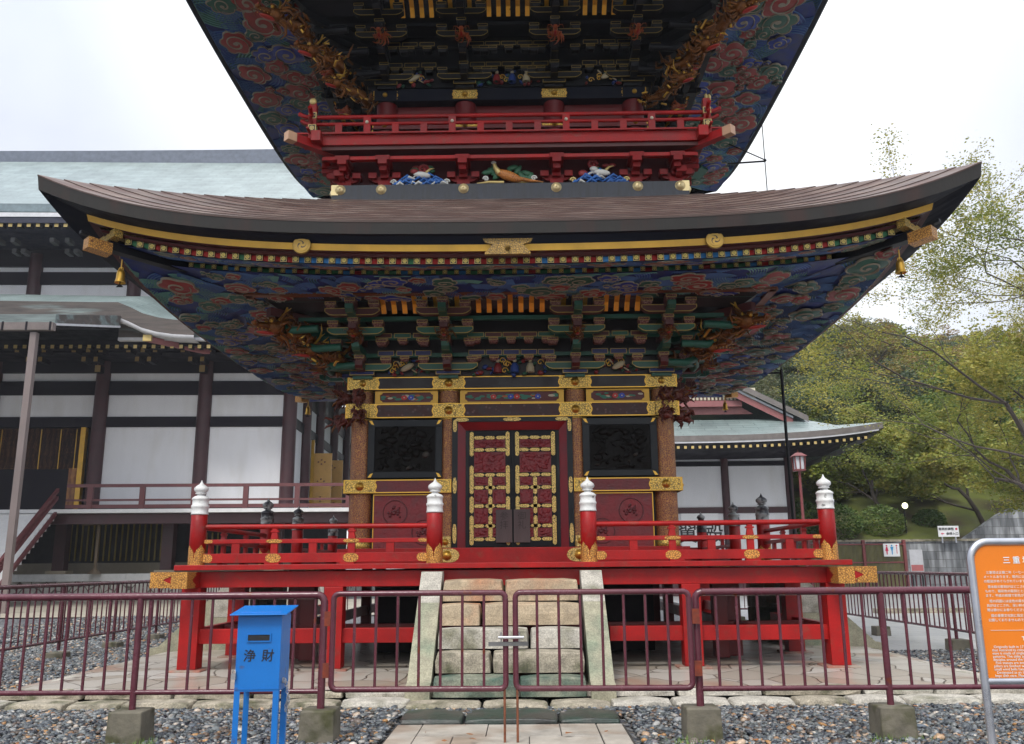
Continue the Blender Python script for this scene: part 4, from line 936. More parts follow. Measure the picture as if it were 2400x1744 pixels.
# ================================================================ GROUND
G0 = -.12
def structure(o): o['kind'] = 'structure'; return o
def node_mat(name, fn, rough=.7):
    m = bpy.data.materials.new(name); m.use_nodes = True; n, l = m.node_tree.nodes, m.node_tree.links; b = n['Principled BSDF']; b.inputs['Roughness'].default_value = rough; fn(n, l, b); return m
def gravel_nodes(n, l, b, sc=26):
    t = n.new('ShaderNodeTexCoord'); v = n.new('ShaderNodeTexVoronoi'); v.inputs['Scale'].default_value = sc; l.new(t.outputs['Object'], v.inputs['Vector'])
    sp = n.new('ShaderNodeSeparateColor'); l.new(v.outputs['Color'], sp.inputs[0]); r = n.new('ShaderNodeValToRGB'); l.new(sp.outputs[0], r.inputs[0])
    els = [(0, (.03, .035, .045)), (.25, (.1, .11, .13)), (.5, (.17, .18, .19)), (.72, (.09, .075, .06)), (.86, (.28, .27, .25)), (1, (.26, .15, .07))]
    while len(r.color_ramp.elements) < len(els): r.color_ramp.elements.new(.5)
    for e, (p, c) in zip(r.color_ramp.elements, els): e.position = p; e.color = (*c, 1)
    r.color_ramp.interpolation = 'CONSTANT'
    l.new(r.outputs[0], b.inputs['Base Color']); bp = n.new('ShaderNodeBump'); bp.inputs['Distance'].default_value = .03; bp.invert = True; l.new(v.outputs['Distance'], bp.inputs['Height']); l.new(bp.outputs[0], b.inputs['Normal'])
GRAV = node_mat('gravel bed', gravel_nodes, .5)
q = MB(); q.add([(-300, -60, G0 - .03), (300, -60, G0 - .03), (300, 400, G0 - .03), (-300, 400, G0 - .03)], [(0, 1, 2, 3)]); structure(q.build('ground', GRAV))
# terrace paving: crazy paving, slightly crowned
def crazy(n, l, b):
    t = n.new('ShaderNodeTexCoord'); nz = n.new('ShaderNodeTexNoise'); nz.inputs['Scale'].default_value = 1.5; l.new(t.outputs['Object'], nz.inputs['Vector'])
    ad = n.new('ShaderNodeMixRGB'); ad.blend_type = 'ADD'; ad.inputs[0].default_value = .25; l.new(t.outputs['Object'], ad.inputs[1]); l.new(nz.outputs['Color'], ad.inputs[2])
    e = n.new('ShaderNodeTexVoronoi'); e.feature = 'DISTANCE_TO_EDGE'; e.inputs['Scale'].default_value = 1.75; c = n.new('ShaderNodeTexVoronoi'); c.inputs['Scale'].default_value = 1.75
    for x in (e, c): l.new(ad.outputs[0], x.inputs['Vector'])
    sp = n.new('ShaderNodeSeparateColor'); l.new(c.outputs['Color'], sp.inputs[0]); r = n.new('ShaderNodeValToRGB'); l.new(sp.outputs[0], r.inputs[0])
    r.color_ramp.elements[0].color = (.34, .29, .23, 1); r.color_ramp.elements[1].color = (.5, .47, .42, 1)
    n2 = n.new('ShaderNodeTexNoise'); n2.inputs['Scale'].default_value = .9; n2.inputs['Detail'].default_value = 6; l.new(t.outputs['Object'], n2.inputs['Vector'])
    r2 = n.new('ShaderNodeMapRange'); r2.inputs[1].default_value = .52; r2.inputs[2].default_value = .68; r2.inputs[4].default_value = .6; l.new(n2.outputs[0], r2.inputs[0])
    m0 = n.new('ShaderNodeMixRGB'); l.new(r2.outputs[0], m0.inputs[0]); l.new(r.outputs[0], m0.inputs[1]); m0.inputs[2].default_value = (.33, .15, .09, 1)
    j = n.new('ShaderNodeMapRange'); j.inputs[1].default_value = .004; j.inputs[2].default_value = .018; l.new(e.outputs['Distance'], j.inputs[0])
    m1 = n.new('ShaderNodeMixRGB'); l.new(j.outputs[0], m1.inputs[0]); m1.inputs[1].default_value = (.13, .09, .065, 1); l.new(m0.outputs[0], m1.inputs[2]); l.new(m1.outputs[0], b.inputs['Base Color'])
    bp = n.new('ShaderNodeBump'); bp.inputs['Distance'].default_value = .02; l.new(j.outputs[0], bp.inputs['Height']); l.new(bp.outputs[0], b.inputs['Normal'])
CRAZY = node_mat('crazy paving', crazy, .33)
q = MB(); TX, TY = 5.85, 6.02
q.add([(-TX, -TY, .045), (TX, -TY, .045), (TX, TY, .045), (-TX, TY, .045), (-4.6, -4.6, .075), (4.6, -4.6, .075), (4.6, 4.6, .075), (-4.6, 4.6, .075)], [(0, 1, 5, 4), (1, 2, 6, 5), (2, 3, 7, 6), (3, 0, 4, 7), (4, 5, 6, 7)])
structure(q.build('terrace_pavement', CRAZY))
GRAN = mat('mossy granite', (.33, .29, .22), .75, var=.35, vs_=7, bump=.7, bs=45, col2=(.09, .09, .045), pat='noise', ps=3.2, pth=(.5, .68), speck=.35)
GRAN2 = mat('pale granite', (.44, .41, .35), .7, var=.25, vs_=9, bump=.6, bs=55, col2=(.2, .19, .13), pat='noise', ps=2.6, pth=(.52, .7), speck=.3)
GRANO = mat('rust stained granite', (.42, .33, .22), .7, var=.25, vs_=7, bump=.7, bs=45, col2=(.4, .19, .1), pat='noise', ps=1.7, pth=(.46, .68), speck=.25)
GRANG = mat('green stained granite', (.22, .23, .17), .7, var=.35, vs_=7, bump=.7, bs=45, col2=(.06, .1, .075), pat='noise', ps=3., pth=(.4, .62), speck=.3)
GRAND = mat('dark wet stone', (.05, .05, .045), .4, var=.4, vs_=6, bump=.6, bs=35, col2=(.025, .045, .035), pat='noise', ps=3., pth=(.4, .62))
def rough_stone(q, x0, x1, y0, y1, z0, z1, rr, j=.012, m=0, nx=3):
    """hand-cut stone: gridded box with jittered vertices and worn top edge"""
    V = {}; F = []; nx = max(2, int((x1 - x0) / .18) if x1 - x0 > y1 - y0 else 2); ny = max(2, int((y1 - y0) / .18)); nz_ = 2; idx = {}
    vs = []
    def P(i, k, h):
        key = (i, k, h)
        if key not in idx:
            x = x0 + (x1 - x0) * i / nx; y = y0 + (y1 - y0) * k / ny; z = z0 + (z1 - z0) * h / nz_
            e = (i in (0, nx)) + (k in (0, ny)) + (h == nz_)
            c = .014 * (e - 1) if e > 1 else 0
            x += (c if i == 0 else -c if i == nx else 0) + rr.uniform(-j, j); y += (c if k == 0 else -c if k == ny else 0) + rr.uniform(-j, j); z += (-c if h == nz_ else 0) + (rr.uniform(-j, j) * .7 if h else 0)
            idx[key] = len(vs); vs.append((x, y, z))
        return idx[key]
    for i in range(nx):
        for k in range(ny): F.append((P(i, k, nz_), P(i + 1, k, nz_), P(i + 1, k + 1, nz_), P(i, k + 1, nz_)))
        for h in range(nz_): F.append((P(i, 0, h), P(i + 1, 0, h), P(i + 1, 0, h + 1), P(i, 0, h + 1))); F.append((P(i + 1, ny, h), P(i, ny, h), P(i, ny, h + 1), P(i + 1, ny, h + 1)))
    for k in range(ny):
        for h in range(nz_): F.append((P(0, k + 1, h), P(0, k, h), P(0, k, h + 1), P(0, k + 1, h + 1))); F.append((P(nx, k, h), P(nx, k + 1, h), P(nx, k + 1, h + 1), P(nx, k, h + 1)))
    q.add(vs, F, m)
def soften(o, w=.012):
    b = o.modifiers.new('bevel', 'BEVEL'); b.width = w; b.segments = 2; b.angle_limit = radians(40); return o
rs = random.Random(5)
def kerb(name, label, hx, hy, w, z0, z1, lens):
    root = thing(name, (0, -hy, z0), label, 'kerb', 'stone kerbs round the terrace')
    for side in range(4):
        L = hx if side % 2 == 0 else hy; off = hy if side % 2 == 0 else hx
        x = -L
        while x < L - .05:
            l = min(rs.uniform(*lens), L - x); l = L - x if L - x - l < .35 else l
            if side == 0 and z1 < 0 and x + l > -1.1 and x < 1.1:
                if x < -1.1: l = -1.1 - x
                else: x = 1.1; continue
            if side != 2:
                q = MB(); g = MB(); rough_stone(g, x + .008, x + l - .008, -off, -off + w + rs.uniform(-.02, .02), z0, z1 + rs.uniform(-.006, .008), rs, .008)
                q.merge(g.rot(side)); soften(q.build('kerb_stone', rs.choice((GRAN, GRAN2, GRAN2, GRANO if rs.random() < .3 else GRAN)), root), .012)
            x += l
kerb('stone_kerb', 'upper course of pale granite kerb stones edging the paved terrace', TX + .02, TY + .03, .3, -.04, .05, (.75, 1.15))
kerb('stone_kerb', 'lower, wider course of mossy granite kerb stones beside the gravel', TX + .26, TY + .42, .42, G0 - .03, -.025, (.5, .95))
# staircases, one on each side
def stair(k, label):
    c, d = ((1, 0), (0, 1), (-1, 0), (0, -1))[k]
    T = thing('stone_staircase', (4.9 * d, -4.9 * c, 0), label, 'staircase', 'granite staircases up to the veranda')
    tops = [1.25, .965, .685, .435, .19]; ys = [-4.62, -4.98, -5.28, -5.58, -5.86, -6.12]; bot = G0
    mats_ = [GRANO, GRANO, GRAN2, GRAN, GRANG]
    for i, z in enumerate(tops):
        zb = tops[i + 1] - .0 if i < 4 else -.04
        cut = [.45, .3, .62, .38, .55][i]; w = .92
        for a, b in ((-.895, -w + 2 * w * cut), (-w + 2 * w * cut, .875)):
            q = MB(); rough_stone(q, a + .006, b - .006, ys[i + 1], ys[i + 1] + .5, zb + .006, z - .006 + rs.uniform(-.004, .006), rs, .0065); soften(q.rot(k).build('step', mats_[i], T), .015)
    if k == 0:
        for a, b in ((-1.14, -.32), (-.3, .42), (.44, 1.1)): q = MB(); rough_stone(q, a, b, -6.55, -6.13, G0 - .02, -.035, rs, .008); soften(q.build('base_stone', GRAN, T), .014)
        for a, b in ((-1.1, -.46), (-.45, .5), (.51, 1.12)): q = MB(); rough_stone(q, a, b, -6.98 - .28, -6.57, G0 - .05, -.065, rs, .006); soften(q.build('base_slab', GRAND, T), .014)
    for s in (-1, 1):
        x0, x1 = s * .905, s * 1.18
        pr = [(-4.55, 1.34), (-4.72, 1.34), (-6.02, .12), (-6.22, .1), (-6.22, -.06), (-4.55, -.06)]
        cutz = lambda t: (-4.72 - 1.3 * t, 1.34 - 1.22 * t)
        A = [(-4.5, 1.34), (-4.72, 1.34), cutz(.3), (cutz(.3)[0] + .0, .6), (-4.5, .6)]; B = [cutz(.304), cutz(1.0), (-6.16, .1), (-6.2, .06), (-6.2, -.1), (-4.5, -.1), (-4.5, .595), (cutz(.304)[0], .595)]
        for P, m in ((A, GRAN2), (B, GRAN)):
            q = MB(); P = P if (x1 > x0) else P; q.prism(P, 'x', min(x0, x1), max(x0, x1)); o = q.rot(k).build('cheek_stone', GRAN2 if P is A else mat('lichen cheek granite', (.33, .31, .22), .75, var=.25, vs_=8, bump=.6, bs=50, col2=(.2, .23, .16), pat='noise', ps=1.5, pth=(.5, .66), speck=.25), T); soften(o, .015)
stair(0, 'granite staircase behind the double gate with rust and green stains')
stair(3, 'granite staircase on the veranda flank facing the great hall')
stair(1, 'granite staircase on the veranda flank facing the side hall and wood')
# path slabs in front of the gate
q = MB(); SLAB = mat('pale path slab', (.46, .42, .36), .5, var=.2, vs_=5, bump=.3, bs=60, col2=(.34, .27, .21), pat='noise', ps=2, pth=(.45, .65)); JT = mat('dark joint', (.05, .045, .04), .9)
q.box(-1.12, 1.14, -16, -7.3, G0 - .06, G0 - .012, 1)
for s in (-1, 1):
    x0 = -1.1 if s < 0 else .86
    for i in range(7): q.box(x0 + .004, x0 + .25, -7.32 - 1.3 * i - 1.29, -7.32 - 1.3 * i, G0 - .02, G0, 0)
for r in range(10):
    y = -7.32 - .62 * r; cuts = [-.845, -.2, .5, .855] if r % 2 == 0 else [-.845, -.5, .2, .855]
    for a, b in zip(cuts[:-1], cuts[1:]): q.box(a + .004, b - .004, y - .61, y, G0 - .02, G0 + rs.uniform(-.003, .003), 0)
o = q.build('path', [SLAB, JT], None, .005); structure(o)
# wet pavements behind, right and left
def slabs(n, l, b, sc=(1, 1, 1), c1=(.42, .43, .44), c2=(.5, .5, .5), bw=1.2, rh=.6):
    t = n.new('ShaderNodeTexCoord'); br = n.new('ShaderNodeTexBrick'); br.inputs['Scale'].default_value = 1; br.inputs['Brick Width'].default_value = bw; br.inputs['Row Height'].default_value = rh; br.inputs['Mortar Size'].default_value = .012
    l.new(t.outputs['Object'], br.inputs['Vector']); br.inputs['Color1'].default_value = (*c1, 1); br.inputs['Color2'].default_value = (*c2, 1); br.inputs['Mortar'].default_value = (.22, .22, .2, 1); l.new(br.outputs[0], b.inputs['Base Color'])
PAVE = node_mat('wet pale paving', slabs, .28)
PAVE2 = node_mat('beige paving', lambda n, l, b: slabs(n, l, b, c1=(.36, .32, .25), c2=(.42, .38, .3)), .5)
q = MB(); q.add([(6.35, -.2, G0 + .01), (60, -.2 + 5, G0 + .01), (60, 60, G0 + .01), (6.35, 60, G0 + .01)], [(0, 1, 2, 3)])
q.add([(6.35, -.2, G0 + .01), (8.6, -2.9, G0 + .01), (30, -2.9, G0 + .01), (60, 4.8, G0 + .01)], [(0, 1, 2, 3)]); structure(q.build('pavement', PAVE))
q = MB(); q.add([(-90, 13, G0 + .01), (-4, 13, G0 + .01), (-4, 28, G0 + .01), (-90, 28, G0 + .01)], [(0, 1, 2, 3)]); structure(q.build('pavement', PAVE2))
q = MB(); q.box(11, 60, 11.5, 11.9, G0, G0 + .15); structure(q.build('kerb', GRAN))
# ---------------------------------------------------------------- loose pebbles
def pebble_field(name, regions, size, seed):
    rg = np.random.default_rng(seed); protos = []
    for p in range(6):
        n, k = 6, 4; V = []
        for i in range(k + 1):
            for j in range(n):
                a = pi * i / k; b = 2 * pi * j / n + .5 * (i % 2); r = 1 + rg.uniform(-.12, .12); V.append((r * sin(a) * cos(b), r * sin(a) * sin(b) * rg.uniform(.9, 1.05), r * cos(a)))
        F = [(i * n + j, (i + 1) * n + j, (i + 1) * n + (j + 1) % n, i * n + (j + 1) % n) for i in range(k) for j in range(n)]
        protos.append((np.array(V), np.array(F)))
    VV = []; FF = []; CC = []; off = 0
    for (x0, x1, y0, y1, dens) in regions:
        N = int((x1 - x0) * (y1 - y0) * dens); X = rg.uniform(x0, x1, N); Y = rg.uniform(y0, y1, N)
        keep = ~((X > -1.15) & (X < 1.2) & (Y < -6.9)); keep &= ~((np.abs(X) < TX + .27) & (np.abs(Y) < TY + .43)); X = X[keep]; Y = Y[keep]; N = len(X)
        s = size * np.exp(rg.normal(0, .28, N)); A = rg.uniform(0, 2 * pi, N); sx = s * rg.uniform(.85, 1.35, N); sy = s * rg.uniform(.7, 1., N); szz = s * rg.uniform(.4, .75, N); T = rg.uniform(-.5, .5, N); Z = G0 - .02 + rg.uniform(0, 1, N) ** .7 * .045 * (size / .022)
        pid = rg.integers(0, 6, N); val = rg.uniform(0, 1, N)
        for p in range(6):
            I = np.where(pid == p)[0]; V, F = protos[p]; m = len(V)
            v = V[None] * np.stack([sx[I], sy[I], szz[I]], 1)[:, None]
            zt = v[..., 2] * np.cos(T[I])[:, None] + v[..., 0] * np.sin(T[I])[:, None]; xt = v[..., 0] * np.cos(T[I])[:, None] - v[..., 2] * np.sin(T[I])[:, None]
            xr = xt * np.cos(A[I])[:, None] - v[..., 1] * np.sin(A[I])[:, None]; yr = xt * np.sin(A[I])[:, None] + v[..., 1] * np.cos(A[I])[:, None]
            VV.append(np.stack([xr + X[I][:, None], yr + Y[I][:, None], zt + Z[I][:, None]], -1).reshape(-1, 3))
            FF.append((F[None] + (np.arange(len(I)) * m)[:, None, None] + off).reshape(-1, 4)); CC.append(np.repeat(val[I], m)); off += len(I) * m
    V = np.concatenate(VV); F = np.concatenate(FF); Cc = np.concatenate(CC)
    me = bpy.data.meshes.new(name); me.vertices.add(len(V)); me.vertices.foreach_set('co', V.astype(np.float32).ravel())
    me.loops.add(F.size); me.loops.foreach_set('vertex_index', F.astype(np.int32).ravel()); me.polygons.add(len(F)); me.polygons.foreach_set('loop_start', np.arange(0, F.size, 4, dtype=np.int32)); me.polygons.foreach_set('use_smooth', np.ones(len(F), bool))
    at = me.attributes.new('tone', 'FLOAT', 'POINT'); at.data.foreach_set('value', Cc.astype(np.float32)); me.update()
    o = bpy.data.objects.new(name, me); SC.collection.objects.link(o); return o
def peb(n, l, b):
    a = n.new('ShaderNodeAttribute'); a.attribute_name = 'tone'; r = n.new('ShaderNodeValToRGB'); l.new(a.outputs['Fac'], r.inputs[0])
    els = [(0, (.015, .02, .03)), (.18, (.045, .052, .062)), (.36, (.11, .125, .135)), (.52, (.2, .215, .215)), (.64, (.06, .07, .065)), (.76, (.11, .065, .04)), (.84, (.4, .39, .36)), (.91, (.12, .15, .19)), (.95, (.4, .2, .06)), (1, (.55, .52, .46))]
    while len(r.color_ramp.elements) < len(els): r.color_ramp.elements.new(.5)
    for e, (p, c) in zip(r.color_ramp.elements, els): e.position = p; e.color = (*c, 1)
    t = n.new('ShaderNodeTexCoord'); nz = n.new('ShaderNodeTexNoise'); nz.inputs['Scale'].default_value = 60; l.new(t.outputs['Object'], nz.inputs['Vector'])
    mx = n.new('ShaderNodeMixRGB'); mx.blend_type = 'OVERLAY'; mx.inputs[0].default_value = .35; l.new(r.outputs[0], mx.inputs[1]); l.new(nz.outputs[0], mx.inputs[2]); l.new(mx.outputs[0], b.inputs['Base Color'])
o = pebble_field('gravel', [(-6.5, 7., -11., -6.3, 1500), (-10.5, -6.1, -7.8, 3, 900), (6.1, 8.6, -6.5, -.4, 900), (-14, -6.1, 3, 13, 260)], 
 .0245, 3); o.data.materials.append(node_mat('wet pebbles', peb, .34)); o['kind'] = 'stuff'
# fallen leaves and a little grass at the block feet
LEAFB = mat('fallen leaf brown', (.3, .12, .04), .6)
q = MB(); rr = random.Random(12)
for i in range(80):
    x = rr.uniform(-6, 6); y = rr.choice((rr.uniform(-6.9, -6.5), rr.uniform(-10, -6.6), rr.uniform(-9.5, -6.6))); r = rr.uniform(.015, .035); a = rr.uniform(0, 6.28); z = G0 + .03 + rr.uniform(0, .012)
    if abs(x) < 1.2 and y > -7.5: continue
    q.poly([(x + r * cos(a + t) * (1.4 if j % 2 == 0 else .8), y + r * sin(a + t), z + rr.uniform(-.004, .01)) for j, t in enumerate([2 * pi * u / 6 for u in range(6)])])
o = q.build('fallen_leaves', LEAFB); o['kind'] = 'stuff'
q = MB()
for cx, cy in ((-3.15, -8.38), (3.25, -8.42), (-5.0, -8.4), (3.5, -8.4), (1.55, -8.45), (-3.6, -8.6)):
    for i in range(70):
        x = cx + rr.gauss(0, .1); y = cy + rr.gauss(0, .05); h = rr.uniform(.03, .1); a = rr.uniform(0, 6.28); q.add([(x - .004, y, G0), (x + .004, y, G0), (x + .04 * cos(a), y + .04 * sin(a), G0 + h)], [(0, 1, 2)])
o = q.build('grass', mat('grass blade', (.12, .2, .03), .5, var=.3)); o['kind'] = 'stuff'
# ================================================================ FENCES
def footing(q, x, y, w=.15, h=.29): 
    z = G0 - .02; a, b = w * 1.06, w
    q.hexa([(x - a, y - a, z), (x + a, y - a, z), (x + a, y + a, z), (x - a, y + a, z), (x - b, y - b, z + h + .02), (x + b, y - b, z + h + .02), (x + b, y + b, z + h + .02), (x - b, y + b, z + h + .02)])
def fence(p0, p1, posts, label, grp, ztop=1.155, zbot=.315, sp=.19, detail=True, ft=.29, ends=(0, 0), bar_off=0., fw=.15):
    p0, p1 = Vector(p0), Vector(p1); d = (p1 - p0); L = d.length; d.normalize()
    T = thing('metal_fence', (p0.x, p0.y, G0), label, 'fence', grp)
    at = lambda s, z: (p0.x + d.x * s, p0.y + d.y * s, z)
    q = MB(); P = [at(0, ztop), at(L, ztop)]
    a, b = (.06 if ends[0] else 0), (.06 if ends[1] else 0)
    q.tube([at(a, ztop), at(L - b, ztop)], .034, 12)
    q.build('top_rail', FENCE, T)
    q = MB(); q.tube([at(0, zbot), at(L, zbot)], .024, 10); q.build('bottom_rail', FENCE, T)
    bars = MB(); s = sp * .5 + bar_off; n = 0
    while s < L - .05:
        if all(abs(s - pp) > .07 for pp in posts):
            if n < 90 and detail: q = MB(); q.tube([at(s, zbot), at(s, ztop)], .0135, 8); q.build('bar', FENCE, T)
            else: bars.tube([at(s, zbot), at(s, ztop)], .0135, 6)
            n += 1
        s += sp
    if bars.v: bars.build('bar_row', FENCE, T, kind='stuff')
    for s in posts:
        x, y, _ = at(s, 0); q = MB(); end = (s < .05 and ends[0]) or (s > L - .05 and ends[1])
        if end:
            g = 1 if s < .05 else -1; q.tube([(x, y, G0 + .15), (x, y, ztop - .06), at(s + g * .012, ztop - .03), at(s + g * .03, ztop - .009), at(s + g * .062, ztop)], .035, 12)
        else: q.tube([(x, y, G0 + .15), (x, y, ztop)], .03 if detail else .026, 12)
        q.build('fence_post', FENCE, T)
        q = MB(); footing(q, x, y, fw, ft); soften(q.build('concrete_footing', CONC, T), .014)
    return T
FG = 'maroon tube fences round the pagoda'
YG = -8.2
fence((-8., YG, 0), (-1.67, YG, 0), [.0, 1.42, 3.03, 4.63, 6.33], 'maroon tube fence section standing behind the blue offering box', FG, ends=(0, 1), bar_off=.075)
fence((1.73, YG, 0), (7.8, YG, 0), [0, 1.69, 3.4, 5.1, 6.07], 'maroon tube fence section between the gate and the orange sign', FG, ends=(1, 0), bar_off=.09)
fence((-8., 8.6, 0), (-8., YG + .05, 0), [.3, 2.9, 5.05, 7.1, 9.2, 12.4, 14.6], 'maroon fence running back over grey gravel towards the great hall', FG, ztop=1.14, zbot=.19, sp=.2, ft=.12)
fence((7.8, YG + .05, 0), (7.8, 8.6, 0), [2.9, 5.6, 7.9, 11.3, 13.6, 16.4], 'maroon fence running back beside wet paving towards the side hall', FG, ztop=1.2, zbot=.235, sp=.2, ft=.2)
fence((-7.95, 8.6, 0), (7.75, 8.6, 0), [2, 5, 8, 11, 14], 'maroon fence behind the pagoda, seen under the veranda', FG, ztop=1.16, zbot=.2, sp=.22, detail=False, ft=.12)
def gate(x0, x1, y0, y1, label, hinge):
    T = thing('gate_leaf', (x0 if hinge < 0 else x1, y0 if hinge < 0 else y1, G0), label, 'gate', 'leaves of the maroon double gate')
    zt, zb, r, c = 1.165, .33, .03, .05
    A = lambda x, z: (x, y0 + (y1 - y0) * (x - x0) / (x1 - x0), z)
    P = []
    for cx, cz, a0 in ((x1 - c, zt - c, 0), (x0 + c, zt - c, pi / 2), (x0 + c, zb + c, pi), (x1 - c, zb + c, 1.5 * pi)):
        for t in range(5): a = a0 + t * pi / 8; P.append(A(cx + c * cos(a), cz + c * sin(a)))
    P.append(P[0]); q = MB(); q.tube(P, [.026] * len(P), 12, cap=False); q.build('gate_frame', FENCE, T)
    n = 7 if hinge < 0 else 7; sp = (x1 - x0) / 8.
    for i in range(1, 8): q = MB(); q.tube([A(x0 + sp * i, zb), A(x0 + sp * i, zt)], .0135, 8); q.build('bar', FENCE, T)
    xb = x1 - .0 if hinge < 0 else x0; q = MB(); s = -1 if hinge < 0 else 1
    xb += s * .012
    q.tube([A(xb + s * .0, zb), A(xb, G0)], .012, 8, 0); q.build('drop_bolt', mat('rusty bolt steel', (.2, .07, .035), .7, .2, var=.4, vs_=20), T)
    q = MB(); xh = x0 if hinge < 0 else x1
    for z in (.95, .5): q.box(xh - (.09 if hinge < 0 else -.0), xh + (.0 if hinge < 0 else .09), (y0 if hinge < 0 else y1) - .012, (y0 if hinge < 0 else y1) + .012, z - .07, z + .06); q.cut()
    q.build_each('hinge', mat('rusted hinge', (.17, .03, .012), .75, var=.4, vs_=20, bump=.5), T)
    return T
g1 = gate(-1.58, -.005, YG - .02, YG - .03, 'gate leaf towards the blue offering box, carrying the latch', -1)
g2 = gate(.085, 1.66, YG - .03, YG - .06, 'gate leaf towards the orange sign, without the latch', 1)
q = MB(); q.box(-.16, .2, YG - .075, YG - .055, .70, .735, 0); q.tube([(-.07, YG - .09, .775), (.16, YG - .09, .775)], .014, 8, 1)
for x in (-.045, .12): q.tube([(x, YG - .06, .70), (x, YG - .09, .82)], .007, 6, 1)
o = q.build('gate_latch', [mat('grey latch', (.14, .14, .14), .5, .4, var=.3), STEEL], g1)
# ================================================================ OFFERING BOX
BX = thing('offering_box', (-1.7, -10., G0), 'blue painted metal offering box on four legs before the fence', 'offering box')
def boxw(x, y, z): # box slightly turned
    a = .05; X, Y = x, y; return (-1.725 + X * cos(a) - Y * sin(a), -9.9 + X * sin(a) + Y * cos(a), z)
def bb(q, x0, x1, y0, y1, z0, z1, m=0):
    g = MB(); g.box(x0, x1, y0, y1, z0, z1, m); q.merge(g, lambda p: boxw(*p))
q = MB(); bb(q, -.155, .155, -.14, .17, .555, 1.07); q.build('box_body', BOXB, BX, .003)
q = MB(); g = MB(); g.hexa([(-.2, -.2, 1.075), (.2, -.2, 1.075), (.2, .2, 1.12), (-.2, .2, 1.12), (-.2, -.2, 1.083), (.2, -.2, 1.083), (.2, .2, 1.128), (-.2, .2, 1.128)]); g.box(-.15, .15, -.135, .165, 1.05, 1.095); q.merge(g, lambda p: boxw(*p)); q.build('box_roof', BOXB, BX, .002)
for x in (-.155, .115):
    for y in (-.14, .13): 
        q = MB(); bb(q, x, x + .04, y, y + .004, G0, .556); bb(q, x if x < 0 else x + .036, x + .004 if x < 0 else x + .04, y + .004 , y + .04, G0, .556); q.build('leg', BOXB, BX, .001)
q = MB()
for a in ((-.085, .085, .89, .898), (-.085, .085, .94, .948), (-.085, -.077, .898, .94), (.077, .085, .898, .94)): bb(q, a[0], a[1], -.15, -.1405, a[2], a[3])
o = q.build('coin_slot', BOXB, BX); q = MB(); bb(q, -.077, .077, -.144, -.1405, .9, .938); q.build('slot_opening', INK, o)
q = MB(); bb(q, -.155, .155, -.1445, -.1405, .57, .576); q.build('seam', BOXB, BX)
for ch, cx_ in (('浄', -.062), ('財', .066)): text_mesh(ch, .088, INK, 'brush_character', BX, facing(*boxw(cx_, -.1415, .765), .05), bold=.0008, shear=.08)
q = MB(); g = MB()
g.box(-.175, -.145, -.165, -.14, .64, .68, 0); g.tube([(-.17, -.15, .68), (-.17, -.15, .7), (-.15, -.15, .7), (-.15, -.15, .68)], .004, 6); q.merge(g, lambda p: boxw(*p)); q.build('padlock', mat('lock steel', (.4, .4, .4), .35, .8), BX)
q = MB()
for i in range(15):
    t = i / 14; x, z = .165 + .03 * sin(t * 3), .62 - .22 * t + .02 * sin(t * 9); c = boxw(x, -.05 + .1 * t, z); a = Vector((0, 0, 1)) if i % 2 else Vector((.6, .6, 0))
    pts = [Vector(c) + Vector((.011 * cos(v) * (1 if i % 2 else .2), .011 * cos(v) * (.2 if i % 2 else 1), .018 * sin(v))) for v in [pi * j / 4 for j in range(9)]]; q.tube(pts, .0032, 5)
q.build('chain', STEEL, BX)
# ================================================================ ORANGE INFORMATION SIGN
SG = thing('information_sign', (3.2, -11.5, G0), 'orange information sign in a rounded steel tube frame, standing before the fence', 'sign')
q = MB(); xl, xr, zt, r, y = 2.645, 3.42, 1.51, .1, -11.5
P = [(xl, y, G0 - .05), (xl, y, zt - r)] + [(xl + r - r * cos(a), y, zt - r + r * sin(a)) for a in [pi * i / 16 for i in range(1, 9)]] + [(xr - r + r * sin(a), y, zt - r + r * cos(a)) for a in [pi * i / 16 for i in range(0, 9)]] + [(xr, y, G0 - .05)]
q.tube(P, .021, 14); q.tube([(xl, y, .775), (xr, y, .775)], .018, 12); q.build('steel_frame', STEEL, SG)
q = MB(); P = [(xl + .02, .79), (xl + .02, zt - r)] + [(xl + r - (r - .02) * cos(a), zt - r + (r - .02) * sin(a)) for a in [pi * i / 16 for i in range(1, 9)]] + [(xr - r + (r - .02) * sin(a), zt - r + (r - .02) * cos(a)) for a in [pi * i / 16 for i in range(0, 9)]] + [(xr - .02, .79)]
q.prism(P, 'y', y - .006, y + .006); SF = q.build('sign_panel', ORANGE, SG)
xc = (xl + xr) / 2; ys = y - .0075
text_mesh('三 重 塔', .042, WHT, 'title', SF, facing(xc - .14, ys, 1.395), bold=.0006, ext=.0004)
text_mesh('さんじゅうのとう', .02, WHT, 'reading', SF, facing(xc + .13, ys, 1.4), ext=.0004)
JT_ = ["　三重塔は正徳二年（一七一二年）に建立された塔で、高さは二十五", "メートルあります。塔内には五智如来が奉安され、周囲には十六羅漢", "の彫刻がめぐらされています。", "　雲水紋の彫刻がほどこされた各層の軒は一枚板で作られた珍しい", "もので、極彩色の彫刻とともに江戸中期の塔の姿をよく伝えており", "ます。平成の修理で彩色があざやかによみがえりました。", "　塔の四面には金色の扉があり、柱や長押には精巧な彫りと飾り金", "具がほどこされ、深い軒の四隅には風鐸が下がっています。参拝の", "際は静かにお参りください。", "　国の重要文化財に指定され、大切に守られています。塔の内部は", "公開しておりませんので、柵の外からご覧ください。"]
for i, t in enumerate(JT_): text_mesh(t, .0175, WHT, 'japanese_text', SF, facing(xl + .055, ys, 1.338 - .0235 * i - (.006 * (i // 3))), align='LEFT', ext=.0003)
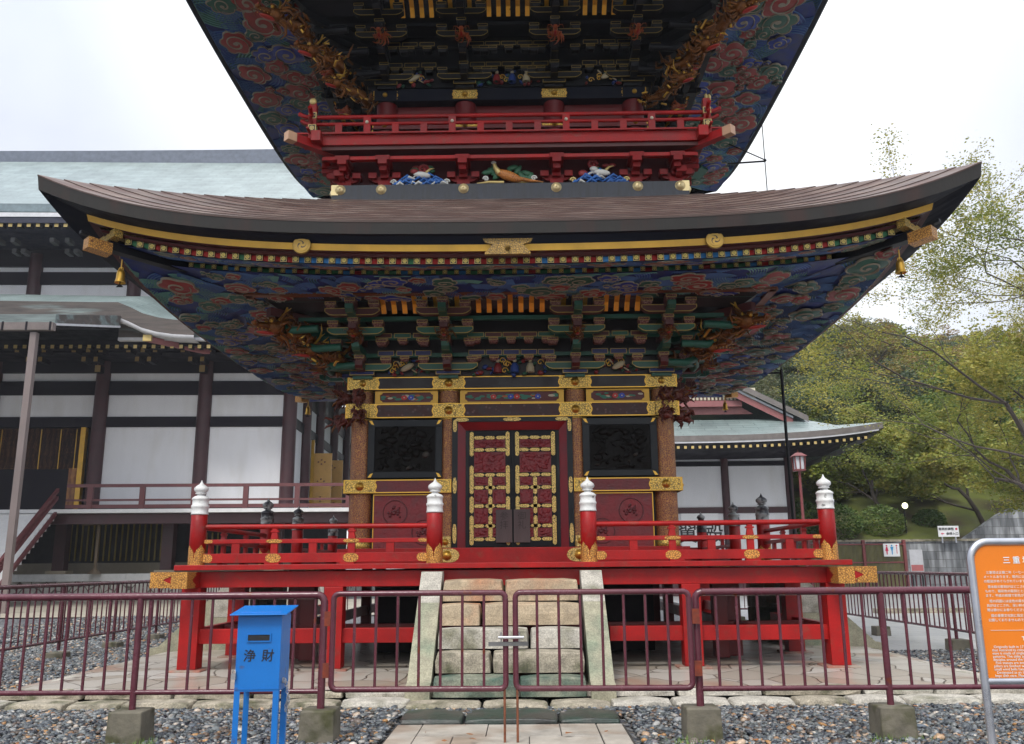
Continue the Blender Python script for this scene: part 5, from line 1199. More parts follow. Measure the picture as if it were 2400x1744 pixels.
q = MB(); q.box(xl + .06, xr - .06, ys - .001, ys + .0015, 1.037, 1.0385); q.build('divider', WHT, SF)
text_mesh('THREE-STORIED PAGODA', .028, WHT, 'english_title', SF, facing(xc, ys, .985), bold=.0007, ext=.0004)
ET = ["  Originally built in 1712, the pagoda underwent a full repair", "that restored its colours in the reliefs under the eaves. Each", "eave is made of single boards carved with cloud and water", "patterns. The sides are decorated with carvings of sixteen", "disciples around the body of the tower.", "  Five statues are enshrined inside the pagoda. The doors and", "pillars are finished with gilded fittings and fine carving, and", "small wind bells hang at the four corners of the roofs.", "  Designated as an Important Cultural Property, the tower is", "kept with care. Please view it from outside of the fence."]
for i, t in enumerate(ET): text_mesh(t, .0195, WHT, 'english_text', SF, facing(xl + .055, ys, .945 - .0165 * i), align='LEFT', ext=.0003)
# ================================================================ GREAT HALL (left, behind)
def K(x, z, Y):                                         # survey coordinates taken on the facade plane (Y=28) carried to plane Y
    f = (Y + 16.5) / 44.5; return .174 + (x - .174) * f, 1.4 + (z - 1.4) * f
def copper(n, l, b):
    t = n.new('ShaderNodeTexCoord'); br = n.new('ShaderNodeTexBrick'); l.new(t.outputs['Object'], br.inputs['Vector']); br.inputs['Scale'].default_value = 1; br.inputs['Brick Width'].default_value = 1.3; br.inputs['Row Height'].default_value = .34; br.inputs['Mortar Size'].default_value = .02; br.inputs['Bias'].default_value = -.2
    br.inputs['Color1'].default_value = (.25, .31, .3, 1); br.inputs['Color2'].default_value = (.18, .23, .225, 1); br.inputs['Mortar'].default_value = (.12, .16, .16, 1)
    mp = n.new('ShaderNodeMapping'); mp.inputs['Scale'].default_value = (1, .18, 1); l.new(t.outputs['Object'], mp.inputs[0]); nz = n.new('ShaderNodeTexNoise'); nz.inputs['Scale'].default_value = .8; nz.inputs['Detail'].default_value = 7; nz.inputs['Roughness'].default_value = .65; l.new(mp.outputs[0], nz.inputs['Vector'])
    r = n.new('ShaderNodeMapRange'); r.inputs[1].default_value = .3; r.inputs[2].default_value = .7; r.inputs[3].default_value = .72; r.inputs[4].default_value = 1.2; l.new(nz.outputs[0], r.inputs[0]); s_ = n.new('ShaderNodeVectorMath'); s_.operation = 'SCALE'; l.new(br.outputs[0], s_.inputs[0]); l.new(r.outputs[0], s_.inputs[3]); l.new(s_.outputs[0], b.inputs['Base Color'])
    bp = n.new('ShaderNodeBump'); bp.inputs['Distance'].default_value = .05; bp.inputs['Strength'].default_value = .5; l.new(br.outputs['Fac'], bp.inputs['Height']); bp.invert = True; l.new(bp.outputs[0], b.inputs['Normal'])
COP = node_mat('verdigris copper roof', copper, .36)
COPE = mat('mottled copper fascia', (.085, .07, .062), .65, var=.5, vs_=2.5, stretch=(.25, 1, 2.5), bump=.2, col2=(.16, .2, .195), pat='noise', ps=.8, pth=(.52, .62))
RIDGE = mat('slate blue ridge', (.11, .13, .17), .4, var=.2)
HW = BROWN
def gend(q, x0, x1, y0, y1, z0, z1):
    """dark timber end faced with a thin gilt plate"""
    q.box(x0, x1, y0, y1, z0, z1, 1); q.box(x0, x1, y0 - .02, y0 - .002, z0, z1, 0)
HALL = thing('temple_hall', (-18, 28, G0), 'great white and dark timber temple hall with green copper roofs', 'temple hall', 'temple halls round the court', rz=.044)
YH = 28.
q = MB(); q.box(-70, -9.2, YH, YH + 26, G0, 1.2); 
cz_ = lambda n, l, b: slabs(n, l, b, c1=(.5, .49, .44), c2=(.6, .6, .56), bw=.9, rh=.4)
q.build('podium', mat('pale rubble podium', (.5, .48, .43), .8, var=.25, bump=.3, col2=(.12, .1, .08), pat='edge', ps=1.6, pth=(.05, .02)), HALL)
q = MB()
for i in range(34): x = -9.1 - i * 1.75; q.box(x - 1.74, x, YH - .12, YH + .5, .84, 1.2)
q.build('podium_edge', mat('white granite edge', (.68, .68, .66), .6, var=.1), HALL, .01)
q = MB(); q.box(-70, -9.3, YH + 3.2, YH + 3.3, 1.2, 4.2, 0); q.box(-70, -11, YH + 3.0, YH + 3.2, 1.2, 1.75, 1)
for i in range(60): 
    x = -27 + i * .3
    if -24.4 < x < -18.4 or -17 < x < -15.7: q.box(x, x + .07, YH + 3.1, YH + 3.18, 1.85, 3.9 if x < -18 else 3.3, 2)
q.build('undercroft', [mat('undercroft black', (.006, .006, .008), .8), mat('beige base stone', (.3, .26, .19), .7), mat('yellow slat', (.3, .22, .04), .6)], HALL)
for x in (-28.2, -23.2, -17.85, -12.4):
    q = MB(); q.box(x - .28, x + .28, YH + .3, YH + .86, 1.35, 4.2, 0); q.box(x - .5, x + .5, YH + .15, YH + 1.0, 1.2, 1.36, 1); q.build('floor_post', [HW, mat('tan pad stone', (.45, .38, .27), .7)], HALL)
yv = 25.6; f = (yv + 16.5) / 44.5
q = MB(); q.box(-70, -6.2, yv, YH + .2, 1.4 + 2.8 * f, 1.4 + 2.99 * f, 0); q.box(-6.7, -6.2, YH, YH + 22, 1.4 + 2.8 * f, 1.4 + 2.99 * f, 0); q.build('floor_edge', mat('white floor edge', (.68, .68, .68), .6, var=.08), HALL)
q = MB(); q.box(-70, -7, yv + .4, yv + .8, 3.55, 4.03); q.build('floor_beam', HW, HALL)
z = lambda v: 1.4 + (v - 1.4) * f
T = []
q = MB(); x0, x1 = -21.9, -6.4
for a, b in ((5.5, 5.66), (4.8, 4.9), (4.44, 4.62)): q.box(x0, x1, yv + .1, yv + .2, z(a), z(b))
q.box(x1, x1 + .1, yv + .1, YH + 20, z(5.5), z(5.66)); q.box(x1, x1 + .1, yv + .1, YH + 20, z(4.8), z(4.9))
for i in range(-2, 6): x = -18.3 + 2.47 * i; x > x0 - .6 and x < x1 and q.box(x - .12, x + .12, yv + .06, yv + .24, z(4.4), z(5.5))
q.build('veranda_railing', mat('maroon rail timber', (.13, .04, .042), .5, var=.2), HALL)
# stairs going down towards the court
q = MB(); n = 16
for i in range(n): q.box(-26.8, -22.35, yv - .32 * (i + 1), yv - .32 * i + .1, z(4.39) - .255 * (i + 1) - .3, z(4.39) - .255 * (i + 1) + .02)
q.build('stair_flight', MATS['white floor edge'], HALL)
q = MB()
for a in (0.0, .75, 1.12): q.hexa([(-22.34, yv, z(4.39) - .3 + a), (-22.2, yv, z(4.39) - .3 + a), (-22.2, yv - 5.1, .3 + a - .3), (-22.34, yv - 5.1, a + .0), (-22.34, yv, z(4.39) - .12 + a), (-22.2, yv, z(4.39) - .12 + a), (-22.2, yv - 5.1, .18 + a), (-22.34, yv - 5.1, .18 + a)])
q.build('stair_rail', MATS['maroon rail timber'], HALL)
cols = [-32.6, -27.2, -21.65, -16.35, -11.93]
for x in cols: q = MB(); q.lathe([(.36, 4.3), (.36, 12.6)], (x, YH, 0), 18); q.build('column', HW, HALL)
for a, b in zip(cols[:-1], cols[1:]):
    a2, b2 = a + .33, b - .33
    for z0, z1 in ((4.6, 8.56), (9.1, 10.24), (10.95, 11.45)):
        if a < -23 and z0 < 5: continue
        q = MB(); q.box(a2, b2, YH + .02, YH + .1, z0, z1); q.build('plaster_panel', WHITEM, HALL)
q = MB(); q.box(-70, -12, YH - .05, YH + .22, 8.56, 9.1); q.box(-70, -12, YH - .08, YH + .24, 10.24, 10.97); q.box(-70, -12, YH - .1, YH + .3, 11.4, 12.3); q.box(-70, -12, YH - .02, YH + .2, 4.2, 4.6); q.build('wall_beam', [BROWND], HALL)
# doorway with gilt edge, coffered brown screen above a dark opening
q = MB(); q.box(-27, -22.3, YH + .8, YH + .85, 4.2, 6.6, 0); q.box(-27, -22.3, YH + .3, YH + .4, 6.45, 8.56, 1); q.box(-23.1, -22.3, YH + .28, YH + .38, 4.4, 6.5, 1)
for x in (-26.7, -25.7, -24.7, -23.7, -22.9): q.box(x, x + .04, YH + .27, YH + .3, 6.45, 8.5, 2)
q.box(-22.55, -22.3, YH - .02, YH + .3, 4.4, 8.9, 2)
q.build('doorway', [mat('dark opening', (.006, .008, .01), .5), mat('brown lattice screen', (.2, .075, .025), .5, var=.4, vs_=2, col2=(.3, .13, .04), pat='wave', ps=1.2), GOLDY], HALL)
q = MB(); q.box(-25.2, -24.95, YH + .6, YH + .7, 4.5, 6.2); q.box(-24.8, -24.72, YH + .6, YH + .7, 4.5, 6.2); q.build('teal_glass', mat('teal glimpse', (.02, .06, .08), .3), HALL)
# side wall running back
q = MB(); xw = -11.75
for y0, y1 in ((28.5, 30.3), (31.7, 34.2), (35.9, 39), (40.8, 44)):
    for z0, z1 in ((4.6, 8.56), (9.1, 10.24)): g = MB(); g.box(xw - .1, xw, y0, y1, z0, z1); g.build('plaster_panel', WHITEM, HALL)
for y in (31, 35, 40, 45): g = MB(); g.lathe([(.36, 4.3), (.36, 12.6)], (xw, y, 0), 14); g.build('column', HW, HALL)
q.box(xw - .2, xw + .05, 28, 54, 8.56, 9.1); q.box(xw - .2, xw + .05, 28, 54, 10.24, 12.3); q.build('wall_beam', BROWND, HALL)
q = MB(); q.box(-50, -12.2, YH + .3, YH + 24, 4.2, 12.4); q.build('inner_core', BROWND, HALL)
# open gilded doors on the side
for i, (y, w, zt) in enumerate(((33, 1.15, 7.8), (36, 1.3, 7.75))):
    q = MB(); x = xw + .05; q.box(x, x + w, y, y + .1, 4.6, zt, 0)
    for gz in (5.2, 6.2, 7.3):
        for dx, dz in ((0, .12), (0, -.12), (-.18, 0), (.18, 0)): q.ball((x + w / 2 + dx, y - .02, gz + dz), .05, 1, 8, 5)
    if not i: q.box(x - .02, x + .16, y - .12, y - .02, 4.6, zt + .75, 2)
    q.build('gilded_door', [mat('matt gold door', (.62, .36, .11), .5, .1, var=.08), mat('door stud', (.25, .12, .08), .4, .5), GOLDY], HALL)
# lower eave
ye = 24.
q = MB(); xr = -5.8
q.box(-19.4, xr, ye, ye + .3, 12.28, 12.9, 0); q.box(-19.4, xr, ye - .02, ye + .25, 12.13, 12.28, 1); q.box(-70, xr - .4, ye + .3, ye + .5, 11.95, 12.2, 2)
q.box(xr - .3, xr, ye + .3, YH + 24, 12.28, 12.9, 0); q.box(-70, xr - .5, ye + .4, YH + .3, 12.2, 12.28, 2)
q.build('lower_eave', [COPE, mat('white eave lining', (.6, .6, .62), .6), BROWND], HALL)
q = MB(); q.add([(-70, ye, 12.9), (xr, ye, 12.9), (-10.5, 31.2, 15.95), (-70, 31.2, 15.95), (xr, 56, 12.9), (-10.5, 50, 15.95)], [(0, 1, 2, 3), (1, 4, 5, 2)]); q.build('lower_roof', COP, HALL)
q = MB(); GE = GOLDE
for i in range(48): x = -6.4 - i * .437; gend(q, x - .085, x + .085, ye + .22, ye + .6, 11.8, 11.97)
for i in range(60): y = ye + .7 + i * .437; q.box(-6.5, -6.1, y - .09, y + .09, 11.8, 11.98, 0)
q.build('rafter_row', [GE, BROWND], HALL, kind='stuff')
q = MB()
for cx in cols + [-24.4, -19, -14.1]:
    for dx in (-.35, .35, .95): gend(q, cx + dx - .1, cx + dx + .1, 25.2, 25.9, 11.85, 12.1)
    for dx in (-.3, .3): gend(q, cx + dx - .1, cx + dx + .1, 26.2, 27, 11.62, 11.86)
    if cx in cols: gend(q, cx - .14, cx + .14, 27.2, 27.8, 11.3, 11.65)
q.build('bracket_end', [mat('dim gilt end', (.3, .2, .07), .5), BROWND], HALL, kind='stuff')
q = MB(); q.box(-70, -9, 25.9, 27.9, 12.0, 12.1); q.build('eave_ceiling', BROWND, HALL)
# upper storey
yu = 31.
for x in (-32.8, -27.35, -21.75, -16.2, -12.2): q = MB(); q.lathe([(.37, 15.6), (.37, 19)], (x, yu, 0), 16); q.build('column', HW, HALL)
for a, b in ((-32.4, -27.75), (-26.95, -22.15), (-21.35, -16.6), (-15.8, -12.6)): q = MB(); q.box(a, b, yu + .02, yu + .1, 16.22, 17.21); q.box(a, b, yu + .02, yu + .1, 17.95, 18.25); q.build('plaster_panel', WHITEM, HALL)
q = MB(); q.box(-70, -11.8, yu - .05, yu + .3, 15.5, 16.22, 0); q.box(-70, -11.8, yu - .1, yu + .3, 17.21, 17.95, 1); q.box(-70, -11.8, yu - .1, yu + .3, 18.25, 20, 1); q.box(-60, -12.3, yu + .2, 52, 15, 20, 1); q.build('wall_beam', [HW, BROWND], HALL)
yt = 26.; xr2 = -9.3
q = MB(); q.box(-70, xr2, yt, yt + .3, 19.55, 20., 0); q.box(-70, xr2, yt - .02, yt + .25, 19.27, 19.5, 1); q.box(-70, xr2, yt + .02, yt + .25, 18.95, 19.27, 2); q.box(-70, xr2 - .3, yt + .3, yu + 1, 19.3, 19.4, 2); q.box(xr2 - .3, xr2, yt, 56, 19.3, 20, 0); q.build('upper_eave', [mat('slate eave edge', (.15, .2, .22), .5, var=.3), mat('white eave lining', (0, 0, 0)), mat('indigo eave shade', (.008, .01, .03), .6)], HALL)
q = MB()
for i in range(42): x = -9.9 - i * .47; gend(q, x - .1, x + .1, yt + .15, yt + .5, 18.78, 18.97)
q.build('rafter_row', [GE, BROWND], HALL, kind='stuff')
q = MB()
for cx in (-32.8, -27.35, -21.75, -16.2, -12.2, -24.5, -19):
    for dx in (-.4, .4): q.box(cx + dx - .12, cx + dx + .12, 27.6, 28.2, 18.5, 18.75); q.box(cx + dx * .6 - .12, cx + dx * .6 + .12, 29, 29.6, 18.4, 18.65)
q.build('bracket_end', mat('dim blue end', (.1, .1, .1), .5), HALL, kind='stuff')
def slope(q, P0, P1, n=14, sag=.9):
    """concave roof slope between an eave line P0 and a ridge line P1"""
    V = []
    for i in range(n + 1):
        t = i / n
        for a, b in zip(P0, P1): a = Vector(a); b = Vector(b); p = a.lerp(b, t); p.z -= sag * sin(pi * t) * (1 - .3 * t); V.append(p)
    m = len(P0); q.add(V, [(i * m + j, i * m + j + 1, (i + 1) * m + j + 1, (i + 1) * m + j) for i in range(n) for j in range(m - 1)], 0, True)
q = MB(); slope(q, [(-75, yt, 20.), (-40, yt, 20.), (xr2, yt, 20.)], [(-75, 42, 30.2), (-40, 42, 30.2), (-15.2, 42, 30.2)], sag=1.0)
slope(q, [(xr2, yt, 20.), (xr2, 58, 20.)], [(-15.2, 42, 30.2), (-15.2, 43, 30.2)], sag=.8); q.build('upper_roof', COP, HALL)
q = MB()
V = []
for i in range(9): x = -75 + 60 * i / 8; zz = 31.05 - .35 * (1 - ((i / 8) * 2 - 1) ** 2); V.append((x, zz))
for (a, za), (b, zb_) in zip(V[:-1], V[1:]): q.hexa([(a, 41.6, za - 1.15), (b, 41.6, zb_ - 1.15), (b, 42.6, zb_ - 1.15), (a, 42.6, za - 1.15), (a, 41.6, za), (b, 41.6, zb_), (b, 42.6, zb_), (a, 42.6, za)])
q.tube([(-14.8, 42, 30.4), (-13.4, 38, 26.8), (-12.2, 33.5, 23.2)], .3, 8); q.build('roof_ridge', RIDGE, HALL)
# porch with its sweeping canopy
q = MB(); yp = 16.
V = []
prof = [(-34, 13.5), (-24, 13.3), (-20.2, 13.25), (-19.3, 13.25), (-18.7, 13.0), (-18.1, 12.7), (-17.4, 12.5), (-16.6, 12.38), (-15.6, 12.33)]
for x, zz in prof: V += [(x, ye - .6, zz - .1), (x, ye - .6, zz + .62), (x, ye + 3.5, zz + 2.2)]
q.add(V, [(3 * i, 3 * i + 3, 3 * i + 4, 3 * i + 1) for i in range(len(prof) - 1)], 0, True); q.add(V, [(3 * i + 1, 3 * i + 4, 3 * i + 5, 3 * i + 2) for i in range(len(prof) - 1)], 3, True)
V = []
for x, zz in prof: V += [(x, ye - .62, zz - .27), (x, ye - .62, zz - .1), (x, ye + .4, zz - .27)]
q.add(V, [(3 * i, 3 * i + 3, 3 * i + 4, 3 * i + 1) for i in range(len(prof) - 1)] + [(3 * i, 3 * i + 2, 3 * i + 5, 3 * i + 3) for i in range(len(prof) - 1)], 1, True)
q.hexa([(-34, yp, 10.75), (-18.45, yp, 10.75), (-19.1, ye - .6, 12.7), (-34, ye - .6, 12.7), (-34, yp, 11.15), (-18.45, yp, 11.1), (-19.1, ye - .6, 13.2), (-34, ye - .6, 13.2)], 0)
q.hexa([(-34, yp + .1, 10.6), (-18.6, yp + .1, 10.6), (-19.3, ye - .6, 12.5), (-34, ye - .6, 12.5), (-34, yp + .1, 10.74), (-18.6, yp + .1, 10.74), (-19.3, ye - .6, 12.69), (-34, ye - .6, 12.69)], 2)
q.hexa([(-18.55, yp, 10.66), (-18.44, yp, 10.66), (-19.08, ye - .6, 12.6), (-19.2, ye - .6, 12.6), (-18.55, yp, 10.75), (-18.44, yp, 10.75), (-19.08, ye - .6, 12.7), (-19.2, ye - .6, 12.7)], 1)
q.build('porch_roof', [COPE, MATS['white eave lining'], BROWND, COP], HALL)
q = MB(); q.box(-34, -18.4, yp - .25, yp, 10.42, 10.72, 0)
for x in (-18.5, -19.4, -20.3, -21.3): q.box(x - .03, x + .03, yp - .28, yp - .2, 10.4, 10.74, 1)
q.build('gutter', [mat('grey brown gutter', (.16, .13, .12), .5, var=.2), BROWND], HALL)
q = MB(); q.box(-19.3, -19.06, yp - .12, yp + .12, G0, 10.36); q.build('porch_post', mat('taupe porch post', (.19, .15, .14), .5, var=.15, vs_=.5), HALL)
q = MB(); q.box(-18.4, -16.2, 24.6, 24.9, 11.9, 12.1, 1); q.hexa([(-18.0, 23.7, 12.0), (-17.7, 23.7, 12.0), (-15.3, 25, 11.7), (-15.6, 25, 11.7), (-18.0, 23.7, 12.25), (-17.7, 23.7, 12.25), (-15.3, 25, 11.9), (-15.6, 25, 11.9)], 0); q.box(-18.05, -17.65, 23.55, 23.7, 12.0, 12.3, 2); q.build('bargeboard', [mat('dusty red bargeboard', (.3, .11, .11), .5), BROWND, GOLDE], HALL)
# small notice stand below the hall floor
ST = thing('notice_stand', (-21, 27.5, 1.2), 'thin pale notice stand under the great hall floor', 'stand')
q = MB(); q.box(-21.05, -20.93, 27.4, 27.5, 1.25, 3.6); q.build('pole', mat('old tan wood', (.2, .15, .1), .6), ST); q = MB(); q.prism([(-21.8, 3.55), (-20.3, 3.6), (-20.3, 3.66), (-21, 3.8), (-21.8, 3.65)], 'y', 27.3, 27.6); q.build('roof', MATS['old tan wood'], ST); q = MB(); q.lathe([(.35, 1.2), (.2, 1.35), (.05, 1.5)], (-21, 27.45, 0), 8); q.build('base', MATS['old tan wood'], ST)
# ================================================================ SIDE HALL (right, behind)
SH = thing('temple_hall', (9, 28, G0), 'smaller white-walled temple hall with a gabled green copper roof', 'temple hall', 'temple halls round the court')
for x in (4.1, 7.2, 10.34, 13.56): q = MB(); q.lathe([(.19, G0), (.19, 7)], (x, 28, 0), 16); q.build('column', HW, SH)
for a, b in ((4.3, 7.0), (7.4, 10.15), (10.55, 13.36)):
    for z0, z1 in ((4.17, 6.26), (1.6, 3.95)): q = MB(); q.box(a, b, 28.02, 28.1, z0, z1); q.build('plaster_panel', WHITEM, SH)
    q = MB(); q.box(a, b, 28.02, 28.1, 6.5, 6.72); q.build('plaster_panel', WHITEM, SH)
q = MB(); q.box(3, 13.6, 27.95, 28.2, 3.9, 4.2, 0); q.box(3, 13.6, 27.93, 28.2, 6.26, 6.5, 1); q.box(3, 13.6, 27.9, 28.2, 6.72, 7.1, 1); q.box(3, 13.5, 28.1, 42, G0, 7, 1); q.box(3, 13.6, 27.9, 28.2, G0, 1.6, 0); q.build('wall_beam', [HW, BROWND], SH)
q = MB(); q.box(13.45, 13.7, 28, 42, 3.9, 4.2); q.box(13.45, 13.7, 28, 42, 6.26, 7.1); q.build('wall_beam', BROWND, SH)
q = MB(); q.box(8.0, 9.9, 27.95, 28.0, 2.2, 3.9); NB = q.build('name_board', WHT, SH)
text_mesh('翼 殿', 1.0, INK, 'board_characters', NB, facing(8.95, 27.94, 2.55), bold=.01)
# skirt roof, corner swept up
q = MB(); xe = 16.9; ya = 24.
def ez(t): return .55 * max(0, t) ** 4
V = []; n = 24
for i in range(n + 1):
    t = i / n; x = -2 + (xe + 2) * t; l = ez((x - 4) / (xe - 4)); 
    xi = -2 + (14.1 + 2) * t
    V += [(x, ya, 6.98 + l), (x, ya, 7.25 + l), (xi * .55 + x * .45, ya + 1.7, 7.75 + l * .35), (xi, ya + 3.2, 8.5)]
q.add(V, [(4 * i + j, 4 * i + j + 4, 4 * i + j + 5, 4 * i + j + 1) for i in range(n) for j in (1, 2)], 0, True); q.add(V, [(4 * i, 4 * i + 4, 4 * i + 5, 4 * i + 1) for i in range(n)], 1)
V = []
for i in range(n + 1):
    t = i / n; y = ya + 20 * t; l = .55 * max(0, 1 - t * 1.6) ** 4; V += [(xe, y, 6.98 + l), (xe, y, 7.25 + l), (15.36, 25.7 + (y - ya) * .85, 7.75 + l * .35), (14.1, 27.2 + (y - ya) * .8, 8.5)]
q.add(V, [(4 * i + j, 4 * i + j + 4, 4 * i + j + 5, 4 * i + j + 1) for i in range(n) for j in (1, 2)], 0, True); q.add(V, [(4 * i, 4 * i + 4, 4 * i + 5, 4 * i + 1) for i in range(n)], 1)
q.build('skirt_roof', [COP, mat('brown copper edge', (.17, .15, .14), .45, var=.2)], SH)
q = MB(); V = []
for i in range(n + 1):
    x = -2 + (xe - .2 + 2) * i / n; l = ez((x - 4) / (xe - 4)); V += [(x, ya + .02, 6.9 + l), (x, ya + .02, 6.985 + l), (x, ya + .5, 6.9 + l), (x * .8 + 2, ya + 4, 6.6 + l * .2)]
q.add(V, [(4 * i, 4 * i + 4, 4 * i + 5, 4 * i + 1) for i in range(n)], 0); q.add(V, [(4 * i + 2, 4 * i, 4 * i + 4, 4 * i + 6) for i in range(n)] + [(4 * i + 3, 4 * i + 2, 4 * i + 6, 4 * i + 7) for i in range(n)], 1)
q.build('eave_lining', [MATS['white eave lining'], BROWND], SH)
q = MB()
for i in range(52): x = -1 + i * .335; l = ez((x - 4) / (xe - 4)); x < 16.4 and gend(q, x - .062, x + .062, ya + .12, ya + .4, 6.66 + l * .9, 6.785 + l * .9)
q.build('rafter_row', [GE, BROWND], SH, kind='stuff')
# gable
q = MB(); apx, apz = 4.6, 14.2; yg = 27.
def gl(x): t = (x - apx) / (14.3 - apx); return apz + (8.55 - apz) * (t ** .86)
P = [apx + (14.3 - apx) * i / 14 for i in range(15)]
V = []
for x in P: zz = gl(x); V += [(x, yg - .5, zz), (x, yg - .5, zz - .3), (x, yg + 12, zz), (2 * apx - x, yg - .5, zz), (2 * apx - x, yg - .5, zz - .3), (2 * apx - x, yg + 12, zz)]
q.add(V, [(6 * i + 1, 6 * i + 7, 6 * i + 6, 6 * i) for i in range(14)], 1); q.add(V, [(6 * i, 6 * i + 6, 6 * i + 8, 6 * i + 2) for i in range(14)], 0); q.add(V, [(6 * i + 4, 6 * i + 3, 6 * i + 9, 6 * i + 10) for i in range(14)], 1); q.add(V, [(6 * i + 3, 6 * i + 5, 6 * i + 11, 6 * i + 9) for i in range(14)], 0)
q.build('gable_roof', [COP, mat('brown copper edge', (0, 0, 0))], SH)
q = MB()
for off, h, m in ((.32, .12, 1), (.46, .34, 0)):
    V = []
    for x in P[:-1]: zz = gl(x) - off; V += [(x, yg - .4 + off * .3, zz), (x, yg - .4 + off * .3, zz - h), (2 * apx - x, yg - .4 + off * .3, zz), (2 * apx - x, yg - .4 + off * .3, zz - h)]
    q.add(V, [(4 * i + 1, 4 * i + 5, 4 * i + 4, 4 * i) for i in range(13)] + [(4 * i + 2, 4 * i + 6, 4 * i + 7, 4 * i + 3) for i in range(13)], m)
q.build('bargeboard', [mat('dusty red bargeboard', (0, 0, 0)), mat('white bargeboard line', (.55, .56, .6), .5)], SH)
q = MB(); q.prism([(-2.5, 8.8), (11.8, 8.8), (apx, 13.2)], 'y', yg + .3, yg + .4, 0); q.box(4, 11.2, yg + .0, yg + .25, 9.15, 9.45, 0)
for i in range(36): x = 4.2 + i * .19; q.box(x, x + .1, yg + .1, yg + .22, 9.5, 9.9, 1)
q.box(11.3, 11.85, yg - .2, yg + .3, 9.5, 10.05, 1); q.build('gable_wall', [MATS['dusty red bargeboard'], IVORY], SH)
# ================================================================ POSTS, LAMPS, SIGNS, WALLS
RD = thing('conductor_rod', (5.75, 2, G0), 'thin black vertical rod clamped off the right side of the pagoda', 'rod')
q = MB(); q.tube([(5.76, 2, G0), (5.75, 2, 5.5)], .032, 8); q.tube([(5.75, 2, 5.5), (5.74, 2, 13)], .012, 6); q.build('rod', BLACK, RD)
q = MB(); q.tube([(5.75, 2, 5.42), (4.9, 2, 5.4)], .022, 6); q.tube([(5.75, 2, 5.45), (4.9, 1.9, 5.75)], .014, 6); q.cut(); q.tube([(5.75, 2, 10.35), (4.9, 2, 10.3)], .022, 6); q.tube([(5.75, 2, 10.38), (4.9, 1.9, 10.75)], .014, 6); q.ball((5.75, 2, 10.37), .035, 0, 8, 6); q.build_each('clamp', BLACK, RD)
LP = thing('street_lamp', (10.98, 18, G0), 'tall maroon lamp post with a glazed lantern beside the side hall', 'lamp post')
MR = mat('dull red lamp metal', (.2, .05, .05), .45, var=.15)
q = MB(); q.tube([(10.98, 18, G0), (10.98, 18, 4.95)], [.075, .05], 10); q.build('pole', MR, LP)
q = MB(); x, y = 10.98, 18
for a, b in ((-.2, -.2), (.2, -.2), (.2, .2), (-.2, .2), (0, -.2)): q.hexa([(x + a * .85 - .02, y + b * .85 - .02, 5.0), (x + a * .85 + .02, y + b * .85 - .02, 5.0), (x + a * .85 + .02, y + b * .85 + .02, 5.0), (x + a * .85 - .02, y + b * .85 + .02, 5.0), (x + a - .02, y + b - .02, 5.52), (x + a + .02, y + b - .02, 5.52), (x + a + .02, y + b + .02, 5.52), (x + a - .02, y + b + .02, 5.52)])
q.box(x - .2, x + .2, y - .2, y + .2, 4.95, 5.01); q.hexa([(x - .27, y - .27, 5.52), (x + .27, y - .27, 5.52), (x + .27, y + .27, 5.52), (x - .27, y + .27, 5.52), (x - .1, y - .1, 5.66), (x + .1, y - .1, 5.66), (x + .1, y + .1, 5.66), (x - .1, y + .1, 5.66)]); q.tube([(x, y, 5.66), (x, y, 5.8)], [.02, .005], 6); LT = q.build('lantern', MR, LP)
q = MB(); q.box(x - .15, x + .15, y - .15, y + .15, 5.02, 5.5); q.build('lantern_glass', mat('frosted lantern glass', (.6, .62, .66), .3), LT)
FL = thing('ground_floodlight', (21.3, 33, 2.6), 'small lit floodlight shining at the foot of the wooded slope', 'floodlight')
q = MB(); q.lathe([(0, .0), (.12, .0), (.18, .1), (.18, .16)], (21.3, 33, 4.5), 14, 0, True, 'y'); q.tube([(21.3, 33, 3.0), (21.3, 33, 4.4)], .03, 6); FH = q.build('housing', BLACK, FL)
q = MB(); q.lathe([(.17, .17), (.12, .2), (0, .21)], (21.3, 33, 4.5), 14, 0, True, 'y'); q.build('lamp_glass', mat('lit lamp glass', (1, 1, .6), .3, var=0, emit=1.6), FL)
RW = thing('retaining_wall', (30, 31, G0), 'grey stained concrete block retaining wall below the wooded slope', 'wall')
def wallm(n, l, b):
    t = n.new('ShaderNodeTexCoord'); mp = n.new('ShaderNodeMapping'); mp.inputs['Rotation'].default_value = (pi / 2, 0, 0); l.new(t.outputs['Object'], mp.inputs[0]); br = n.new('ShaderNodeTexBrick'); l.new(mp.outputs[0], br.inputs[0]); br.inputs['Scale'].default_value = 1; br.inputs['Brick Width'].default_value = .9; br.inputs['Row Height'].default_value = .42
    br.inputs['Color1'].default_value = (.2, .21, .22, 1); br.inputs['Color2'].default_value = (.34, .35, .36, 1); br.inputs['Mortar'].default_value = (.14, .14, .14, 1); br.inputs['Mortar Size'].default_value = .015
    nz = n.new('ShaderNodeTexNoise'); nz.inputs['Scale'].default_value = 2.2; m2 = n.new('ShaderNodeMapping'); m2.inputs['Scale'].default_value = (1.6, 1, .25); l.new(t.outputs['Object'], m2.inputs[0]); l.new(m2.outputs[0], nz.inputs['Vector']); r = n.new('ShaderNodeMapRange'); r.inputs[1].default_value = .4; r.inputs[2].default_value = .65; r.inputs[3].default_value = .45; r.inputs[4].default_value = 1.1; l.new(nz.outputs[0], r.inputs[0])
    s_ = n.new('ShaderNodeVectorMath'); s_.operation = 'SCALE'; l.new(br.outputs[0], s_.inputs[0]); l.new(r.outputs[0], s_.inputs[3]); l.new(s_.outputs[0], b.inputs['Base Color'])
WM = node_mat('stained block wall', wallm, .8)
